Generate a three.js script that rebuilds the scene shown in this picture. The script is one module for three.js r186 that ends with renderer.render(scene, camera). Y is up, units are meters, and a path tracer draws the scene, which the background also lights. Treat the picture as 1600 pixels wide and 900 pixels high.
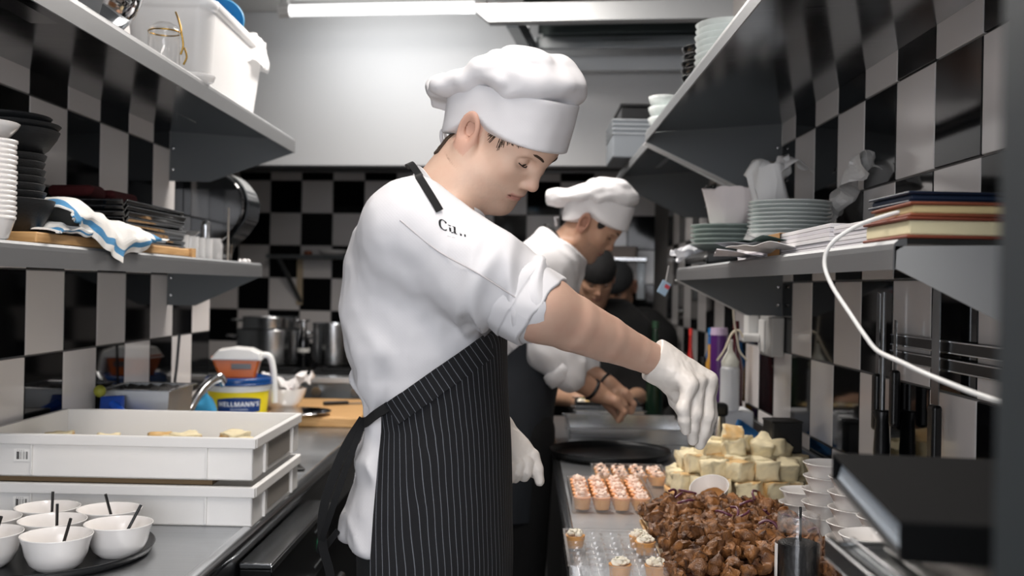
import * as THREE from 'three';
import { RoundedBoxGeometry } from 'three/addons/geometries/RoundedBoxGeometry.js';
import { mergeGeometries, mergeVertices, toCreasedNormals } from 'three/addons/utils/BufferGeometryUtils.js';
import { RectAreaLightUniformsLib } from 'three/addons/lights/RectAreaLightUniformsLib.js';
import { ImprovedNoise } from 'three/addons/math/ImprovedNoise.js';

// ---------------------------------------------------------------- camera, lights, exposure
const scene = new THREE.Scene();
scene.background = new THREE.Color(0x000000);
const camera = new THREE.PerspectiveCamera(2 * Math.atan(450 / 1637.5) * 180 / Math.PI, 16 / 9, 0.05, 60);
camera.position.set(0, 1.4, 0);
camera.rotation.order = 'YXZ';
camera.rotation.set(-0.0003, 0.0134, 0.0188);
camera.focus = 1.72;
camera.userData.fStop = 4.2;
const renderer = new THREE.WebGLRenderer({ antialias: true });
renderer.toneMapping = THREE.LinearToneMapping;
renderer.toneMappingExposure = 0.9;
renderer.shadowMap.enabled = true;
RectAreaLightUniformsLib.init();
const CEIL = 2.75;
// ceiling luminaires: [x, z, width, length, intensity]
const LUMINAIRES = [[-0.05, -0.95, 0.3, 1.25, 20], [-0.2, -3.35, 0.3, 1.3, 38]];
const WINDOW = 6.6;                                          // daylight through the window behind the camera
const HOOD_LAMP = 20;

// ---------------------------------------------------------------- helpers
let seed = 7;
const rnd = () => { seed = (seed * 1664525 + 1013904223) >>> 0; return seed / 4294967296; };
const rr = (a, b) => a + (b - a) * rnd();
const perlin = new ImprovedNoise();
const nz = (x, y, z) => perlin.noise(x, y, z);
const V = (x, y, z) => new THREE.Vector3(x, y, z);
const C3 = (hex) => new THREE.Color(hex);
const used = {};
const numbered = (n) => { const k = used[n] = (used[n] ?? -1) + 1; return k ? n + '_' + String(k).padStart(3, '0') : n; };
function shade(o) { o.castShadow = true; o.receiveShadow = true; return o; }
function thing(name, label, category, pos = [0, 0, 0], turn = 0, group) {
  const o = new THREE.Group(); o.name = numbered(name); scene.add(o);
  o.position.set(...pos); o.rotation.y = turn;
  o.userData = { label, category }; if (group) o.userData.group = group;
  return o;
}
function part(name, geo, mat, parent, label) {
  const m = shade(new THREE.Mesh(geo, mat)); m.name = name; parent.add(m);
  if (label) m.userData.label = label;
  return m;
}
function single(name, geo, mat, label, category, pos = [0, 0, 0], turn = 0, group) {
  const m = shade(new THREE.Mesh(geo, mat)); m.name = numbered(name); scene.add(m);
  m.position.set(...pos); m.rotation.y = turn; m.userData = { label, category };
  if (group) m.userData.group = group;
  return m;
}
function dup(src, pos, turn, label) {
  const r = src.clone(); r.name = numbered(src.name.replace(/_\d+$/, '')); r.userData = { ...src.userData }; scene.add(r);
  r.position.set(...pos); if (turn !== undefined) r.rotation.y = turn;
  if (label) r.userData.label = label;
  return r;
}
function struct(name, geo, mat, label, parent) {
  const m = shade(geo ? new THREE.Mesh(geo, mat) : new THREE.Group()); m.name = name;
  if (!parent) { m.userData = { kind: 'structure', label, category: name.split('_')[0] }; scene.add(m); } else parent.add(m);
  return m;
}
// geometries
const tr = (g, x = 0, y = 0, z = 0) => g.translate(x, y, z);
const box = (w, h, d, x = 0, y = 0, z = 0) => tr(new THREE.BoxGeometry(w, h, d), x, y, z);
const rbox = (w, h, d, x = 0, y = 0, z = 0, r = 0.004, s = 2) => tr(new RoundedBoxGeometry(w, h, d, s, Math.min(r, w / 2.01, h / 2.01, d / 2.01)), x, y, z);
// box given by its bounds
const bb = (x0, x1, y0, y1, z0, z1, r = 0.003) => rbox(Math.abs(x1 - x0), Math.abs(y1 - y0), Math.abs(z1 - z0), (x0 + x1) / 2, (y0 + y1) / 2, (z0 + z1) / 2, r, 1);
const cyl = (r0, r1, h, x = 0, y = 0, z = 0, s = 24) => tr(new THREE.CylinderGeometry(r1, r0, h, s), x, y + h / 2, z);
const sph = (r, x = 0, y = 0, z = 0, s = 20) => tr(new THREE.SphereGeometry(r, s, Math.ceil(s * 0.6)), x, y, z);
const lathe = (pts, s = 40) => new THREE.LatheGeometry(pts.map(([a, b]) => new THREE.Vector2(a, b)), s);
const tube = (pts, r, s = 8, n) => new THREE.TubeGeometry(new THREE.CatmullRomCurve3(pts.map((p) => V(...p)), false, 'catmullrom', 0.5), n || pts.length * 6, r, s);
function rod(a, b, r, s = 10, r2) {
  const A = V(...a), B = V(...b), d = B.clone().sub(A), g = new THREE.CylinderGeometry(r2 ?? r, r, d.length(), s);
  g.applyQuaternion(new THREE.Quaternion().setFromUnitVectors(V(0, 1, 0), d.clone().normalize()));
  return g.translate((A.x + B.x) / 2, (A.y + B.y) / 2, (A.z + B.z) / 2);
}
// prism: polygon in xy, extruded along z from z0 to z1
function prism(poly, z0, z1, bevel = 0) {
  const s = new THREE.Shape(poly.map(([x, y]) => new THREE.Vector2(x, y)));
  return tr(new THREE.ExtrudeGeometry(s, { depth: Math.abs(z1 - z0) - 2 * bevel, bevelEnabled: bevel > 0, bevelSize: bevel, bevelThickness: bevel, bevelSegments: 2, curveSegments: 8 }), 0, 0, Math.min(z0, z1) + bevel);
}
const clean = (g) => { const h = g.index ? g.toNonIndexed() : g; for (const k of Object.keys(h.attributes)) if (!['position', 'normal', 'uv'].includes(k)) h.deleteAttribute(k); return h; };
const join = (...gs) => mergeGeometries(gs.flat().map(clean));
// texture coordinates in metres, taken from the side a face points to
function uvm(g, scale = 1) {
  const h = g.index ? g.toNonIndexed() : g, p = h.attributes.position, n = h.attributes.normal, uv = new Float32Array(p.count * 2);
  for (let i = 0; i < p.count; i++) {
    const ax = Math.abs(n.getX(i)), ay = Math.abs(n.getY(i)), az = Math.abs(n.getZ(i));
    const [a, b] = ay >= ax && ay >= az ? [p.getX(i), p.getZ(i)] : ax >= az ? [p.getZ(i), p.getY(i)] : [p.getX(i), p.getY(i)];
    uv[i * 2] = a * scale; uv[i * 2 + 1] = b * scale;
  }
  h.setAttribute('uv', new THREE.BufferAttribute(uv, 2)); return h;
}
// pull points about with smooth noise so that shapes look hand made
function warp(g, amp, freq, off = 0, axes = [1, 1, 1]) {
  const p = g.attributes.position;
  for (let i = 0; i < p.count; i++) {
    const x = p.getX(i) * freq + off, y = p.getY(i) * freq + off * 1.7, z = p.getZ(i) * freq - off;
    p.setXYZ(i, p.getX(i) + amp * axes[0] * nz(x, y, z), p.getY(i) + amp * axes[1] * nz(x + 31, y, z), p.getZ(i) + amp * axes[2] * nz(x, y + 57, z));
  }
  g.computeVertexNormals(); return g;
}
// parametric sheet: f(u, v) -> [x, y, z], with a thickness
function sheet(f, nu, nv, thick = 0, closeU = false, uvScale) {
  const pos = [], uv = [], idx = [];
  for (let j = 0; j <= nv; j++) for (let i = 0; i <= nu; i++) { pos.push(...f(i / nu, j / nv)); const t = uvScale ? uvScale(i / nu, j / nv) : [i / nu, j / nv]; uv.push(...t); }
  for (let j = 0; j < nv; j++) for (let i = 0; i < nu; i++) { const a = j * (nu + 1) + i, b = a + 1, c = a + nu + 1, d = c + 1; idx.push(a, b, d, a, d, c); }
  const g = new THREE.BufferGeometry();
  g.setAttribute('position', new THREE.Float32BufferAttribute(pos, 3)); g.setAttribute('uv', new THREE.Float32BufferAttribute(uv, 2)); g.setIndex(idx);
  g.computeVertexNormals();
  if (!thick) return g;
  const n = g.attributes.normal, N = pos.length / 3, p2 = pos.slice(), uv2 = uv.concat(uv), id2 = idx.slice();
  for (let k = 0; k < N; k++) p2.push(pos[3 * k] - n.getX(k) * thick, pos[3 * k + 1] - n.getY(k) * thick, pos[3 * k + 2] - n.getZ(k) * thick);
  for (let k = 0; k < idx.length; k += 3) id2.push(idx[k] + N, idx[k + 2] + N, idx[k + 1] + N);
  const edge = (a, b) => id2.push(a, a + N, b, b, a + N, b + N);
  const W = nu + 1;
  for (let i = 0; i < nu; i++) { edge(i, i + 1); edge(nv * W + i + 1, nv * W + i); }
  if (!closeU) for (let j = 0; j < nv; j++) { edge((j + 1) * W, j * W); edge(j * W + nu, (j + 1) * W + nu); }
  const h = new THREE.BufferGeometry();
  h.setAttribute('position', new THREE.Float32BufferAttribute(p2, 3)); h.setAttribute('uv', new THREE.Float32BufferAttribute(uv2, 2)); h.setIndex(id2);
  return toCreasedNormals(h, 0.9);
}
// signed distance helpers and a surface-nets mesher
const smin = (a, b, k) => { const h = Math.max(k - Math.abs(a - b), 0) / k; return Math.min(a, b) - h * h * k * 0.25; };
const smax = (a, b, k) => -smin(-a, -b, k);
const capsule = (a, b, ra, rb = ra) => {
  const dx = b[0] - a[0], dy = b[1] - a[1], dz = b[2] - a[2], l2 = dx * dx + dy * dy + dz * dz || 1e-9;
  return (x, y, z) => {
    const px = x - a[0], py = y - a[1], pz = z - a[2]; let t = (px * dx + py * dy + pz * dz) / l2; t = t < 0 ? 0 : t > 1 ? 1 : t;
    return Math.hypot(px - dx * t, py - dy * t, pz - dz * t) - (ra + (rb - ra) * t);
  };
};
const ellipsoid = (c, r) => (x, y, z) => {
  const a = (x - c[0]) / r[0], b = (y - c[1]) / r[1], d = (z - c[2]) / r[2], k0 = Math.hypot(a, b, d), k1 = Math.hypot(a / r[0], b / r[1], d / r[2]);
  return k1 < 1e-9 ? -Math.min(...r) : k0 * (k0 - 1) / k1;
};
const blend = (k, ...fs) => (x, y, z) => { let d = fs[0](x, y, z); for (let i = 1; i < fs.length; i++) d = smin(d, fs[i](x, y, z), k); return d; };
// the local frame of a posed piece: field in local coordinates -> field in world coordinates
function posed(f, pos, euler, scale = 1) {
  const m = new THREE.Matrix4().compose(V(...pos), new THREE.Quaternion().setFromEuler(new THREE.Euler(...euler)), V(scale, scale, scale)), e = m.clone().invert().elements;
  const g = (x, y, z) => scale * f(e[0] * x + e[4] * y + e[8] * z + e[12], e[1] * x + e[5] * y + e[9] * z + e[13], e[2] * x + e[6] * y + e[10] * z + e[14]);
  g.matrix = m; return g;
}
function mesher(f, lo, hi, cell, color) {
  const n = [0, 1, 2].map((i) => Math.max(2, Math.ceil((hi[i] - lo[i]) / cell) + 1)), [nx, ny, nzz] = n, F = new Float32Array(nx * ny * nzz);
  // coarse pass: far cells are filled without evaluating
  const S = 4;
  for (let k = 0; k < nzz; k += S) for (let j = 0; j < ny; j += S) for (let i = 0; i < nx; i += S) {
    const c = f(lo[0] + (i + 1.5) * cell, lo[1] + (j + 1.5) * cell, lo[2] + (k + 1.5) * cell), far = Math.abs(c) > cell * 7;
    for (let c3 = k; c3 < Math.min(k + S, nzz); c3++) for (let b = j; b < Math.min(j + S, ny); b++) for (let a = i; a < Math.min(i + S, nx); a++)
      F[a + nx * (b + ny * c3)] = far ? c : f(lo[0] + a * cell, lo[1] + b * cell, lo[2] + c3 * cell);
  }
  const id = new Int32Array(nx * ny * nzz).fill(-1), pos = [], idx = [];
  const off = []; for (let c = 0; c < 8; c++) off.push((c & 1) + nx * (((c >> 1) & 1) + ny * (c >> 2)));
  const E = []; for (let a = 0; a < 8; a++) for (const b of [a | 1, a | 2, a | 4]) if (b !== a) E.push([a, b]);
  for (let k = 0; k < nzz - 1; k++) for (let j = 0; j < ny - 1; j++) for (let i = 0; i < nx - 1; i++) {
    const o = i + nx * (j + ny * k); let m = 0; for (let c = 0; c < 8; c++) if (F[o + off[c]] < 0) m++;
    if (m === 0 || m === 8) continue;
    let x = 0, y = 0, z = 0, q = 0;
    for (const [a, b] of E) { const fa = F[o + off[a]], fb = F[o + off[b]]; if ((fa < 0) === (fb < 0)) continue; const t = fa / (fa - fb);
      x += (a & 1) + t * ((b & 1) - (a & 1)); y += ((a >> 1) & 1) + t * (((b >> 1) & 1) - ((a >> 1) & 1)); z += (a >> 2) + t * ((b >> 2) - (a >> 2)); q++; }
    id[o] = pos.length / 3; pos.push(lo[0] + (i + x / q) * cell, lo[1] + (j + y / q) * cell, lo[2] + (k + z / q) * cell);
  }
  const quad = (a, b, c, d, flip) => { if (a < 0 || b < 0 || c < 0 || d < 0) return; if (flip) idx.push(a, c, b, a, d, c); else idx.push(a, b, c, a, c, d); };
  for (let k = 1; k < nzz - 1; k++) for (let j = 1; j < ny - 1; j++) for (let i = 1; i < nx - 1; i++) {
    const o = i + nx * (j + ny * k), s = F[o] < 0;
    if (s !== F[o + 1] < 0) quad(id[o], id[o - nx], id[o - nx - nx * ny], id[o - nx * ny], s ? 0 : 1), 0;
    if (s !== F[o + nx] < 0) quad(id[o], id[o - nx * ny], id[o - 1 - nx * ny], id[o - 1], s ? 0 : 1);
    if (s !== F[o + nx * ny] < 0) quad(id[o], id[o - 1], id[o - 1 - nx], id[o - nx], s ? 0 : 1);
  }
  const N = pos.length / 3, nor = new Float32Array(N * 3), h = cell * 0.5, col = color ? new Float32Array(N * 3) : null, uv = new Float32Array(N * 2), cc = [0, 0, 0];
  for (let v = 0; v < N; v++) {
    const x = pos[3 * v], y = pos[3 * v + 1], z = pos[3 * v + 2];
    let a = f(x + h, y, z) - f(x - h, y, z), b = f(x, y + h, z) - f(x, y - h, z), c = f(x, y, z + h) - f(x, y, z - h); const l = Math.hypot(a, b, c) || 1;
    nor[3 * v] = a / l; nor[3 * v + 1] = b / l; nor[3 * v + 2] = c / l; uv[2 * v] = x; uv[2 * v + 1] = y;
    if (col) { color(x, y, z, cc); col[3 * v] = cc[0]; col[3 * v + 1] = cc[1]; col[3 * v + 2] = cc[2]; }
  }
  const g = new THREE.BufferGeometry();
  g.setAttribute('position', new THREE.Float32BufferAttribute(pos, 3)); g.setAttribute('normal', new THREE.BufferAttribute(nor, 3)); g.setAttribute('uv', new THREE.BufferAttribute(uv, 2));
  if (col) g.setAttribute('color', new THREE.BufferAttribute(col, 3));
  g.setIndex(idx); return g;
}

// ---------------------------------------------------------------- materials
const mat = (color, rough = 0.5, metal = 0, extra = {}) => new THREE.MeshPhysicalMaterial({ color, roughness: rough, metalness: metal, ...extra });
function noiseTex(n, fn, srgb = false, rep) {
  const d = new Uint8Array(n * n * 4);
  for (let j = 0; j < n; j++) for (let i = 0; i < n; i++) { const c = fn(i / n, j / n), o = 4 * (i + n * j); for (let k = 0; k < 3; k++) d[o + k] = 255 * Math.min(1, Math.max(0, Array.isArray(c) ? c[k] : c)); d[o + 3] = 255; }
  const t = new THREE.DataTexture(d, n, n); t.magFilter = THREE.LinearFilter; t.minFilter = THREE.LinearMipmapLinearFilter; t.generateMipmaps = true; t.wrapS = t.wrapT = THREE.RepeatWrapping;
  if (srgb) t.colorSpace = THREE.SRGBColorSpace; if (rep) t.repeat.set(...rep); t.needsUpdate = true; return t;
}
function canvasTex(w, h, draw) {
  const c = document.createElement('canvas'); c.width = w; c.height = h; draw(c.getContext('2d'), w, h);
  const t = new THREE.CanvasTexture(c); t.colorSpace = THREE.SRGBColorSpace; t.wrapS = t.wrapT = THREE.RepeatWrapping; return t;
}
const rowNoise = Array.from({ length: 512 }, () => rnd());
const brushed = noiseTex(512, (u, v) => 0.42 + 0.16 * rowNoise[Math.floor(v * 512) % 512] + 0.25 * nz(u * 3, v * 3, 5), false);
const weave = noiseTex(128, (u, v) => 0.5 + 0.25 * Math.sin(u * Math.PI * 64) * Math.sin(v * Math.PI * 64) + 0.2 * (rnd() - 0.5), false, [6, 6]);
const steel = mat(0xb9bcbf, 0.75, 1, { roughnessMap: brushed });
const steelDark = mat(0x8e9294, 0.7, 1, { roughnessMap: brushed });
const steelShelf = mat(0x93979a, 0.3, 1, { roughnessMap: brushed });
const chrome = mat(0xd6d8da, 0.08, 1);
const steelPolished = mat(0xc8cacc, 0.2, 1);
const blackPlastic = mat(0x0b0c0e, 0.3);
const blackGloss = mat(0x07080a, 0.08, 0, { clearcoat: 0.6, clearcoatRoughness: 0.05 });
const blackMatte = mat(0x121416, 0.6);
const whitePlastic = mat(0xe6e6e4, 0.4);
const porcelain = mat(0xefece9, 0.16, 0, { clearcoat: 0.5, clearcoatRoughness: 0.08 });
const paper = mat(0xe9e7e6, 0.85);
const glassClear = mat(0xffffff, 0.03, 0, { transmission: 1, thickness: 0, ior: 1.45 });
const glassGreen = mat(0xf4f9f8, 0.13, 0, { transmission: 0.45, thickness: 0, ior: 1.5 });
const glassRib = mat(0xffffff, 0.1, 0, { transmission: 0.72, thickness: 0, ior: 1.5 });
const plateSteel = mat(0x6e7274, 0.62, 0.6);
const satin = mat(0x8d8f91, 0.46, 0.8);
const wood = mat(0xc99c66, 0.55, 0, { map: noiseTex(256, (u, v) => { const g = nz(u * 3, v * 26, 1) * 0.5 + nz(u * 6, v * 70, 3) * 0.35; return [0.80 + g * 0.16, 0.63 + g * 0.17, 0.42 + g * 0.17]; }, true, [3, 3]) });
wood.color.set(0xffffff);

// ---------------------------------------------------------------- the room
const WL = -1.146, WR = 0.7416, BA = 0.1284;            // wall faces, turn of the back wall
const plaster = mat(0xd9d9d7, 0.9), grout = mat(0x8d8b89, 0.9), darkWall = mat(0x55585a, 0.7);
const tileWhite = [0xe2dedc, 0xe6e2e0, 0xddd9d7].map((c) => mat(c, 0.12, 0, { specularIntensity: 0.7 }));
const tileBlack = [0x0a0b0d, 0x0d0e10].map((c) => mat(c, 0.06, 0, { specularIntensity: 0.42 }));
const tileGeo = rbox(0.1965, 0.1965, 0.008, 0, 0, 0, 0.0018, 1), tileGeoCut = rbox(0.1965, 0.046, 0.008, 0, 0, 0, 0.0018, 1);
function tile(parent, x, y, z, turn, black, geo = tileGeo) {
  const m = part('tile', geo, (black ? tileBlack : tileWhite)[Math.floor(rnd() * (black ? 2 : 3))], parent);
  m.position.set(x, y, z); m.rotation.set(rr(-0.0012, 0.0012), turn + rr(-0.0012, 0.0012), 0);
}
struct('floor', box(4.4, 0.1, 8.6, -0.4, -0.05, -2.9), mat(0x3b3c3d, 0.5), 'dark grey kitchen floor between the counters');
struct('ceiling', box(4.4, 0.1, 8.6, -0.4, CEIL + 0.05, -2.9), plaster, 'white plaster ceiling above the kitchen');
{ // left tiled wall, ends where the cooking niche begins
  const w = struct('wall_left', box(0.14, CEIL, 5.0, WL - 0.077, CEIL / 2, -1.29), grout, 'left kitchen wall with black and white checkerboard tiles');
  for (let c = -7; c <= 6; c++) for (let r = -4; r <= 2; r++) tile(w, WL - 0.004, 1.7217 + 0.2 * r, -(2.4896 + 0.2 * c), Math.PI / 2, ((c - r) % 2 + 2) % 2 === 1);
}
{
  const w = struct('wall_right', box(0.14, CEIL, 7.9, WR + 0.077, CEIL / 2, -2.75), grout, 'right kitchen wall with black and white checkerboard tiles');
  for (let c = -5; c <= 17; c++) for (let r = -4; r <= 2; r++) tile(w, WR + 0.004, 1.7302 + 0.2 * r, -(2.0289 + 0.2 * c), -Math.PI / 2, ((c - r) % 2 + 2) % 2 === 1);
}
{
  const w = struct('wall_back', box(3.4, CEIL, 0.14, 1.0, CEIL / 2, -0.077), grout, 'back kitchen wall with black and white checkerboard tiles');
  w.position.set(-1.5918, 0, -6.4646); w.rotation.y = -BA;
  for (let c = -2; c <= 11; c++) for (let r = -5; r <= 0; r++) tile(w, 0.1 + 0.2 * c, 1.9359 + 0.2 * r, -0.004, 0, ((c - r) % 2 + 2) % 2 === 0);
  for (let c = -2; c <= 11; c++) tile(w, 0.1 + 0.2 * c, 2.0609, -0.004, 0, ((c - 1) % 2 + 2) % 2 === 0, tileGeoCut);
  const t = struct('trim_1', bb(-0.5, 2.4, 2.088, 2.125, -0.004, 0.02), steel, 'steel trim strip above the tiles of the back wall');
  t.position.copy(w.position); t.rotation.copy(w.rotation);
}
struct('wall_niche', join(box(0.14, CEIL, 3.2, -2.05, CEIL / 2, -5.3), box(0.9, CEIL, 0.14, -1.6, CEIL / 2, -3.70)), darkWall, 'dark side wall of the cooking niche');
struct('wall_front', join(box(4.4, 0.95, 0.14, -0.4, 0.475, 1.25), box(4.4, CEIL - 2.25, 0.14, -0.4, (CEIL + 2.25) / 2, 1.25), box(1.35, 1.3, 0.14, -1.925, 1.6, 1.25), box(1.25, 1.3, 0.14, 1.175, 1.6, 1.25)), plaster, 'plain light wall with a window at the entrance end');
{ // wide window in the entrance wall, daylight comes in behind the camera
  const w = struct('window_1', null, null, 'wide window in the entrance wall');
  w.position.set(-0.35, 1.6, 1.25);
  for (const x of [-0.88, 0, 0.88]) part('window_frame', bb(x - 0.025, x + 0.025, -0.65, 0.65, -0.03, 0.03), whitePlastic, w);
  for (const y of [-0.63, 0.63]) part('window_frame', bb(-0.9, 0.9, y - 0.02, y + 0.02, -0.03, 0.03), whitePlastic, w);
  for (const x of [-0.44, 0.44]) part('pane', box(0.83, 1.22, 0.006, x, 0, 0.01), mat(0xffffff, 0.3, 0, { emissive: 0xf4f7ff, emissiveIntensity: 1.5 }), w);
  const L = new THREE.RectAreaLight(0xf8f9ff, WINDOW, 1.7, 1.22); L.name = 'window_daylight'; L.position.set(-0.35, 1.6, 1.2); scene.add(L);
}

// ---------------------------------------------------------------- ceiling luminaires (light of their own)
LUMINAIRES.forEach(([x, z, w, l, power], i) => {
  const o = thing('ceiling_light', ['long ceiling light panel above the front of the aisle', 'long ceiling light panel above the rear of the aisle'][i], 'light', [x, CEIL, z], 0, 'ceiling light panels');
  part('housing', join(bb(-w / 2 - 0.02, -w / 2, -0.07, 0, -l / 2, l / 2), bb(w / 2, w / 2 + 0.02, -0.07, 0, -l / 2, l / 2), bb(-w / 2 - 0.02, w / 2 + 0.02, -0.07, 0, -l / 2 - 0.02, -l / 2), bb(-w / 2 - 0.02, w / 2 + 0.02, -0.07, 0, l / 2, l / 2 + 0.02)), whitePlastic, o);
  part('diffuser', bb(-w / 2, w / 2, -0.055, -0.045, -l / 2, l / 2), mat(0xffffff, 0.6, 0, { emissive: 0xfff6ee, emissiveIntensity: 2.2 }), o);
  const L = new THREE.RectAreaLight(0xfff7f0, power, w, l); L.position.set(x, CEIL - 0.06, z); L.rotation.x = -Math.PI / 2; scene.add(L);
  L.name = 'ceiling_light_glow_' + (i + 1);
});

// ---------------------------------------------------------------- extraction hood at the far end
{
  const h = thing('hood_panel', 'large brushed steel extraction panel above the rear tiled wall', 'hood', [-1.355, 1.985, -5.2], -BA);
  part('panel', uvm(bb(-0.9, 2.6, 0, CEIL - 1.985 - 0.002, -0.03, 0)), mat(0xd9dadb, 0.75, 0.35), h);
  part('lower_lip', bb(-0.9, 2.6, -0.012, 0.0, -0.12, 0.006), blackMatte, h);
}
{
  const o = thing('tube_light', 'long tubular lamp mounted high in front of the steel hood panel', 'light', [-0.66, 2.59, -4.62], -BA);
  part('tube', rod([-0.42, 0.03, 0], [0.42, 0.03, 0], 0.026, 16), mat(0xffffff, 0.5, 0, { emissive: 0xffffff, emissiveIntensity: 1.6 }), o);
  part('end_cap', rod([-0.47, 0.03, 0], [-0.42, 0.03, 0], 0.032, 16), whitePlastic, o);
  part('end_cap', rod([0.42, 0.03, 0], [0.47, 0.03, 0], 0.032, 16), whitePlastic, o);
  part('back_plate', bb(-0.5, 0.5, 0.085, 0.158, -0.04, 0.04), whitePlastic, o);
  for (const x of [-0.46, 0.43]) part('bracket', bb(x, x + 0.03, 0.03, 0.1, -0.015, 0.015), whitePlastic, o);
  const L = new THREE.RectAreaLight(0xffffff, HOOD_LAMP, 0.86, 0.06); L.name = 'tube_light_glow';
  L.position.set(-0.655, 2.6, -4.66); L.lookAt(-0.5, 2.15, -5.3); scene.add(L);
  const P = new THREE.RectAreaLight(0xffffff, HOOD_LAMP * 0.5, 0.86, 0.05); P.name = 'tube_light_downlight'; P.position.set(-0.66, 2.588, -4.62); P.rotation.set(-Math.PI / 2, 0, 0); scene.add(P);
}
{ // filter frame hanging under the ceiling, open from below
  const f = thing('filter_frame', 'steel grease filter frame hanging from the ceiling beside the tube lamp', 'filter frame', [-0.16, 2.42, -4.05], -BA);
  part('front_rail', join(uvm(prism([[-0.06, 0.05], [0.0, 0.0], [1.5, 0.0], [1.5, 0.075], [-0.06, 0.065]], -0.03, 0.03, 0.003))), mat(0xa2a4a5, 0.5, 0.8), f);
  part('side_rail', uvm(bb(0.06, 0.11, -0.01, 0.06, -0.85, -0.03)), steelDark, f);
  part('rear_rail', uvm(bb(0.06, 1.5, -0.01, 0.06, -0.9, -0.85)), mat(0xc0c2c3, 0.5, 0.8), f);
  part('cross_rail', uvm(bb(0.11, 1.5, 0.03, 0.08, -0.60, -0.56)), steelDark, f);
  part('cavity_roof', uvm(bb(0.06, 1.5, 0.24, 0.26, -0.9, 0.0)), mat(0x2c3434, 0.5, 0.6), f);
  for (let i = 0; i < 5; i++) part('baffle', prism([[0.12, 0.10], [1.48, 0.10], [1.48, 0.16], [0.12, 0.16]], -0.07 - i * 0.17, -0.08 - i * 0.17), mat(0x4a5252, 0.45, 0.8), f);
  for (const x of [0.08, 1.4]) part('hanger', bb(x, x + 0.02, 0.06, 0.33, -0.45, -0.43), steelDark, f);
  part('upper_duct', uvm(bb(0.02, 1.5, 0.09, 0.33, 0.0, 0.05)), mat(0x39413f, 0.5, 0.7), f);
}

// ---------------------------------------------------------------- counters
{
  const o = thing('counter', 'long stainless steel counter with rolled edge under the dough boxes', 'counter');
  part('worktop', uvm(bb(WL + 0.002, -0.565, 0.87, 0.9, -4.3, 0.5)), steel, o);
  part('rolled_edge', join(rod([-0.562, 0.884, 0.5], [-0.562, 0.884, -4.3], 0.0185, 20)), steelPolished, o);
  part('apron', uvm(bb(-0.585, -0.568, 0.72, 0.872, -4.3, 0.5)), steelDark, o);
  part('upstand', uvm(bb(WL + 0.001, WL + 0.016, 0.9, 1.0, -3.78, 0.5)), steel, o);
  part('cabinet', bb(WL + 0.01, -0.62, 0.02, 0.72, -4.3, 0.5), mat(0x2b2d2f, 0.5, 0.6), o);
  for (let i = 0; i < 4; i++) part('leg', rod([-0.6, 0, -0.3 - i * 1.25], [-0.6, 0.74, -0.3 - i * 1.25], 0.02), steelDark, o);
}
{
  const o = thing('counter', 'long stainless steel counter under the tartlets, bread and fried meat', 'counter');
  part('worktop', uvm(bb(0.105, WR - 0.002, 0.87, 0.9, -4.12, -0.45)), steel, o);
  part('rolled_edge', rod([0.105, 0.884, -0.45], [0.105, 0.884, -4.12], 0.0165, 20), steelPolished, o);
  part('apron', uvm(bb(0.118, 0.135, 0.72, 0.872, -4.12, -0.45)), steelDark, o);
  part('upstand', uvm(bb(WR - 0.016, WR - 0.001, 0.9, 0.995, -4.12, -0.45)), steelDark, o);
  part('cabinet', bb(0.16, WR - 0.01, 0.02, 0.72, -4.12, -0.45), mat(0x1c1d1f, 0.5, 0.5), o);
}
{ // under-counter appliance that sticks out into the aisle
  const o = thing('oven', 'under-counter oven with steel top, black front and green display', 'oven', [-0.497, 0.5, -2.4]);
  part('top_plate', uvm(bb(-0.066, 0.0, 0.328, 0.34, -0.31, 0.315)), steelPolished, o);
  part('door', bb(-0.066, -0.002, -0.48, 0.1, -0.305, 0.31), blackGloss, o);
  part('control_panel', bb(-0.066, -0.001, 0.19, 0.327, -0.307, 0.313), blackPlastic, o);
  part('chrome_edge', bb(-0.003, 0.002, 0.322, 0.336, -0.312, 0.317), steelPolished, o);
  const hd = part('handle', rod([0.035, 0.15, -0.29], [0.035, 0.15, 0.3], 0.012, 14), steelPolished, o, 'steel bar handle');
  for (const z of [-0.25, 0.26]) part('mount', rod([-0.01, 0.15, z], [0.035, 0.15, z], 0.008), steelDark, hd);
  const seg = (x) => [[0, 0.012, 0.009, 0.002], [0, 0, 0.009, 0.002], [0, -0.012, 0.009, 0.002], [-0.006, 0.006, 0.002, 0.009], [0.006, 0.006, 0.002, 0.009], [-0.006, -0.006, 0.002, 0.009], [0.006, -0.006, 0.002, 0.009]].map(([z, y, w, h]) => box(0.002, h, w, 0, 0.262 + y, x + z));
  for (const z of [-0.18, -0.16]) part('display_digit', join(seg(z)), mat(0x0a3a22, 0.5, 0, { emissive: 0x3fae7a, emissiveIntensity: 0.25 }), o, 'green glowing digits');
  for (const y of [0.3, 0.215]) part('button', box(0.003, 0.004, 0.09, 0, y, -0.17), steelDark, o);
}

// ---------------------------------------------------------------- wall shelves
const plateLight = mat(0xb0b2b3, 0.6, 0.3);
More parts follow.
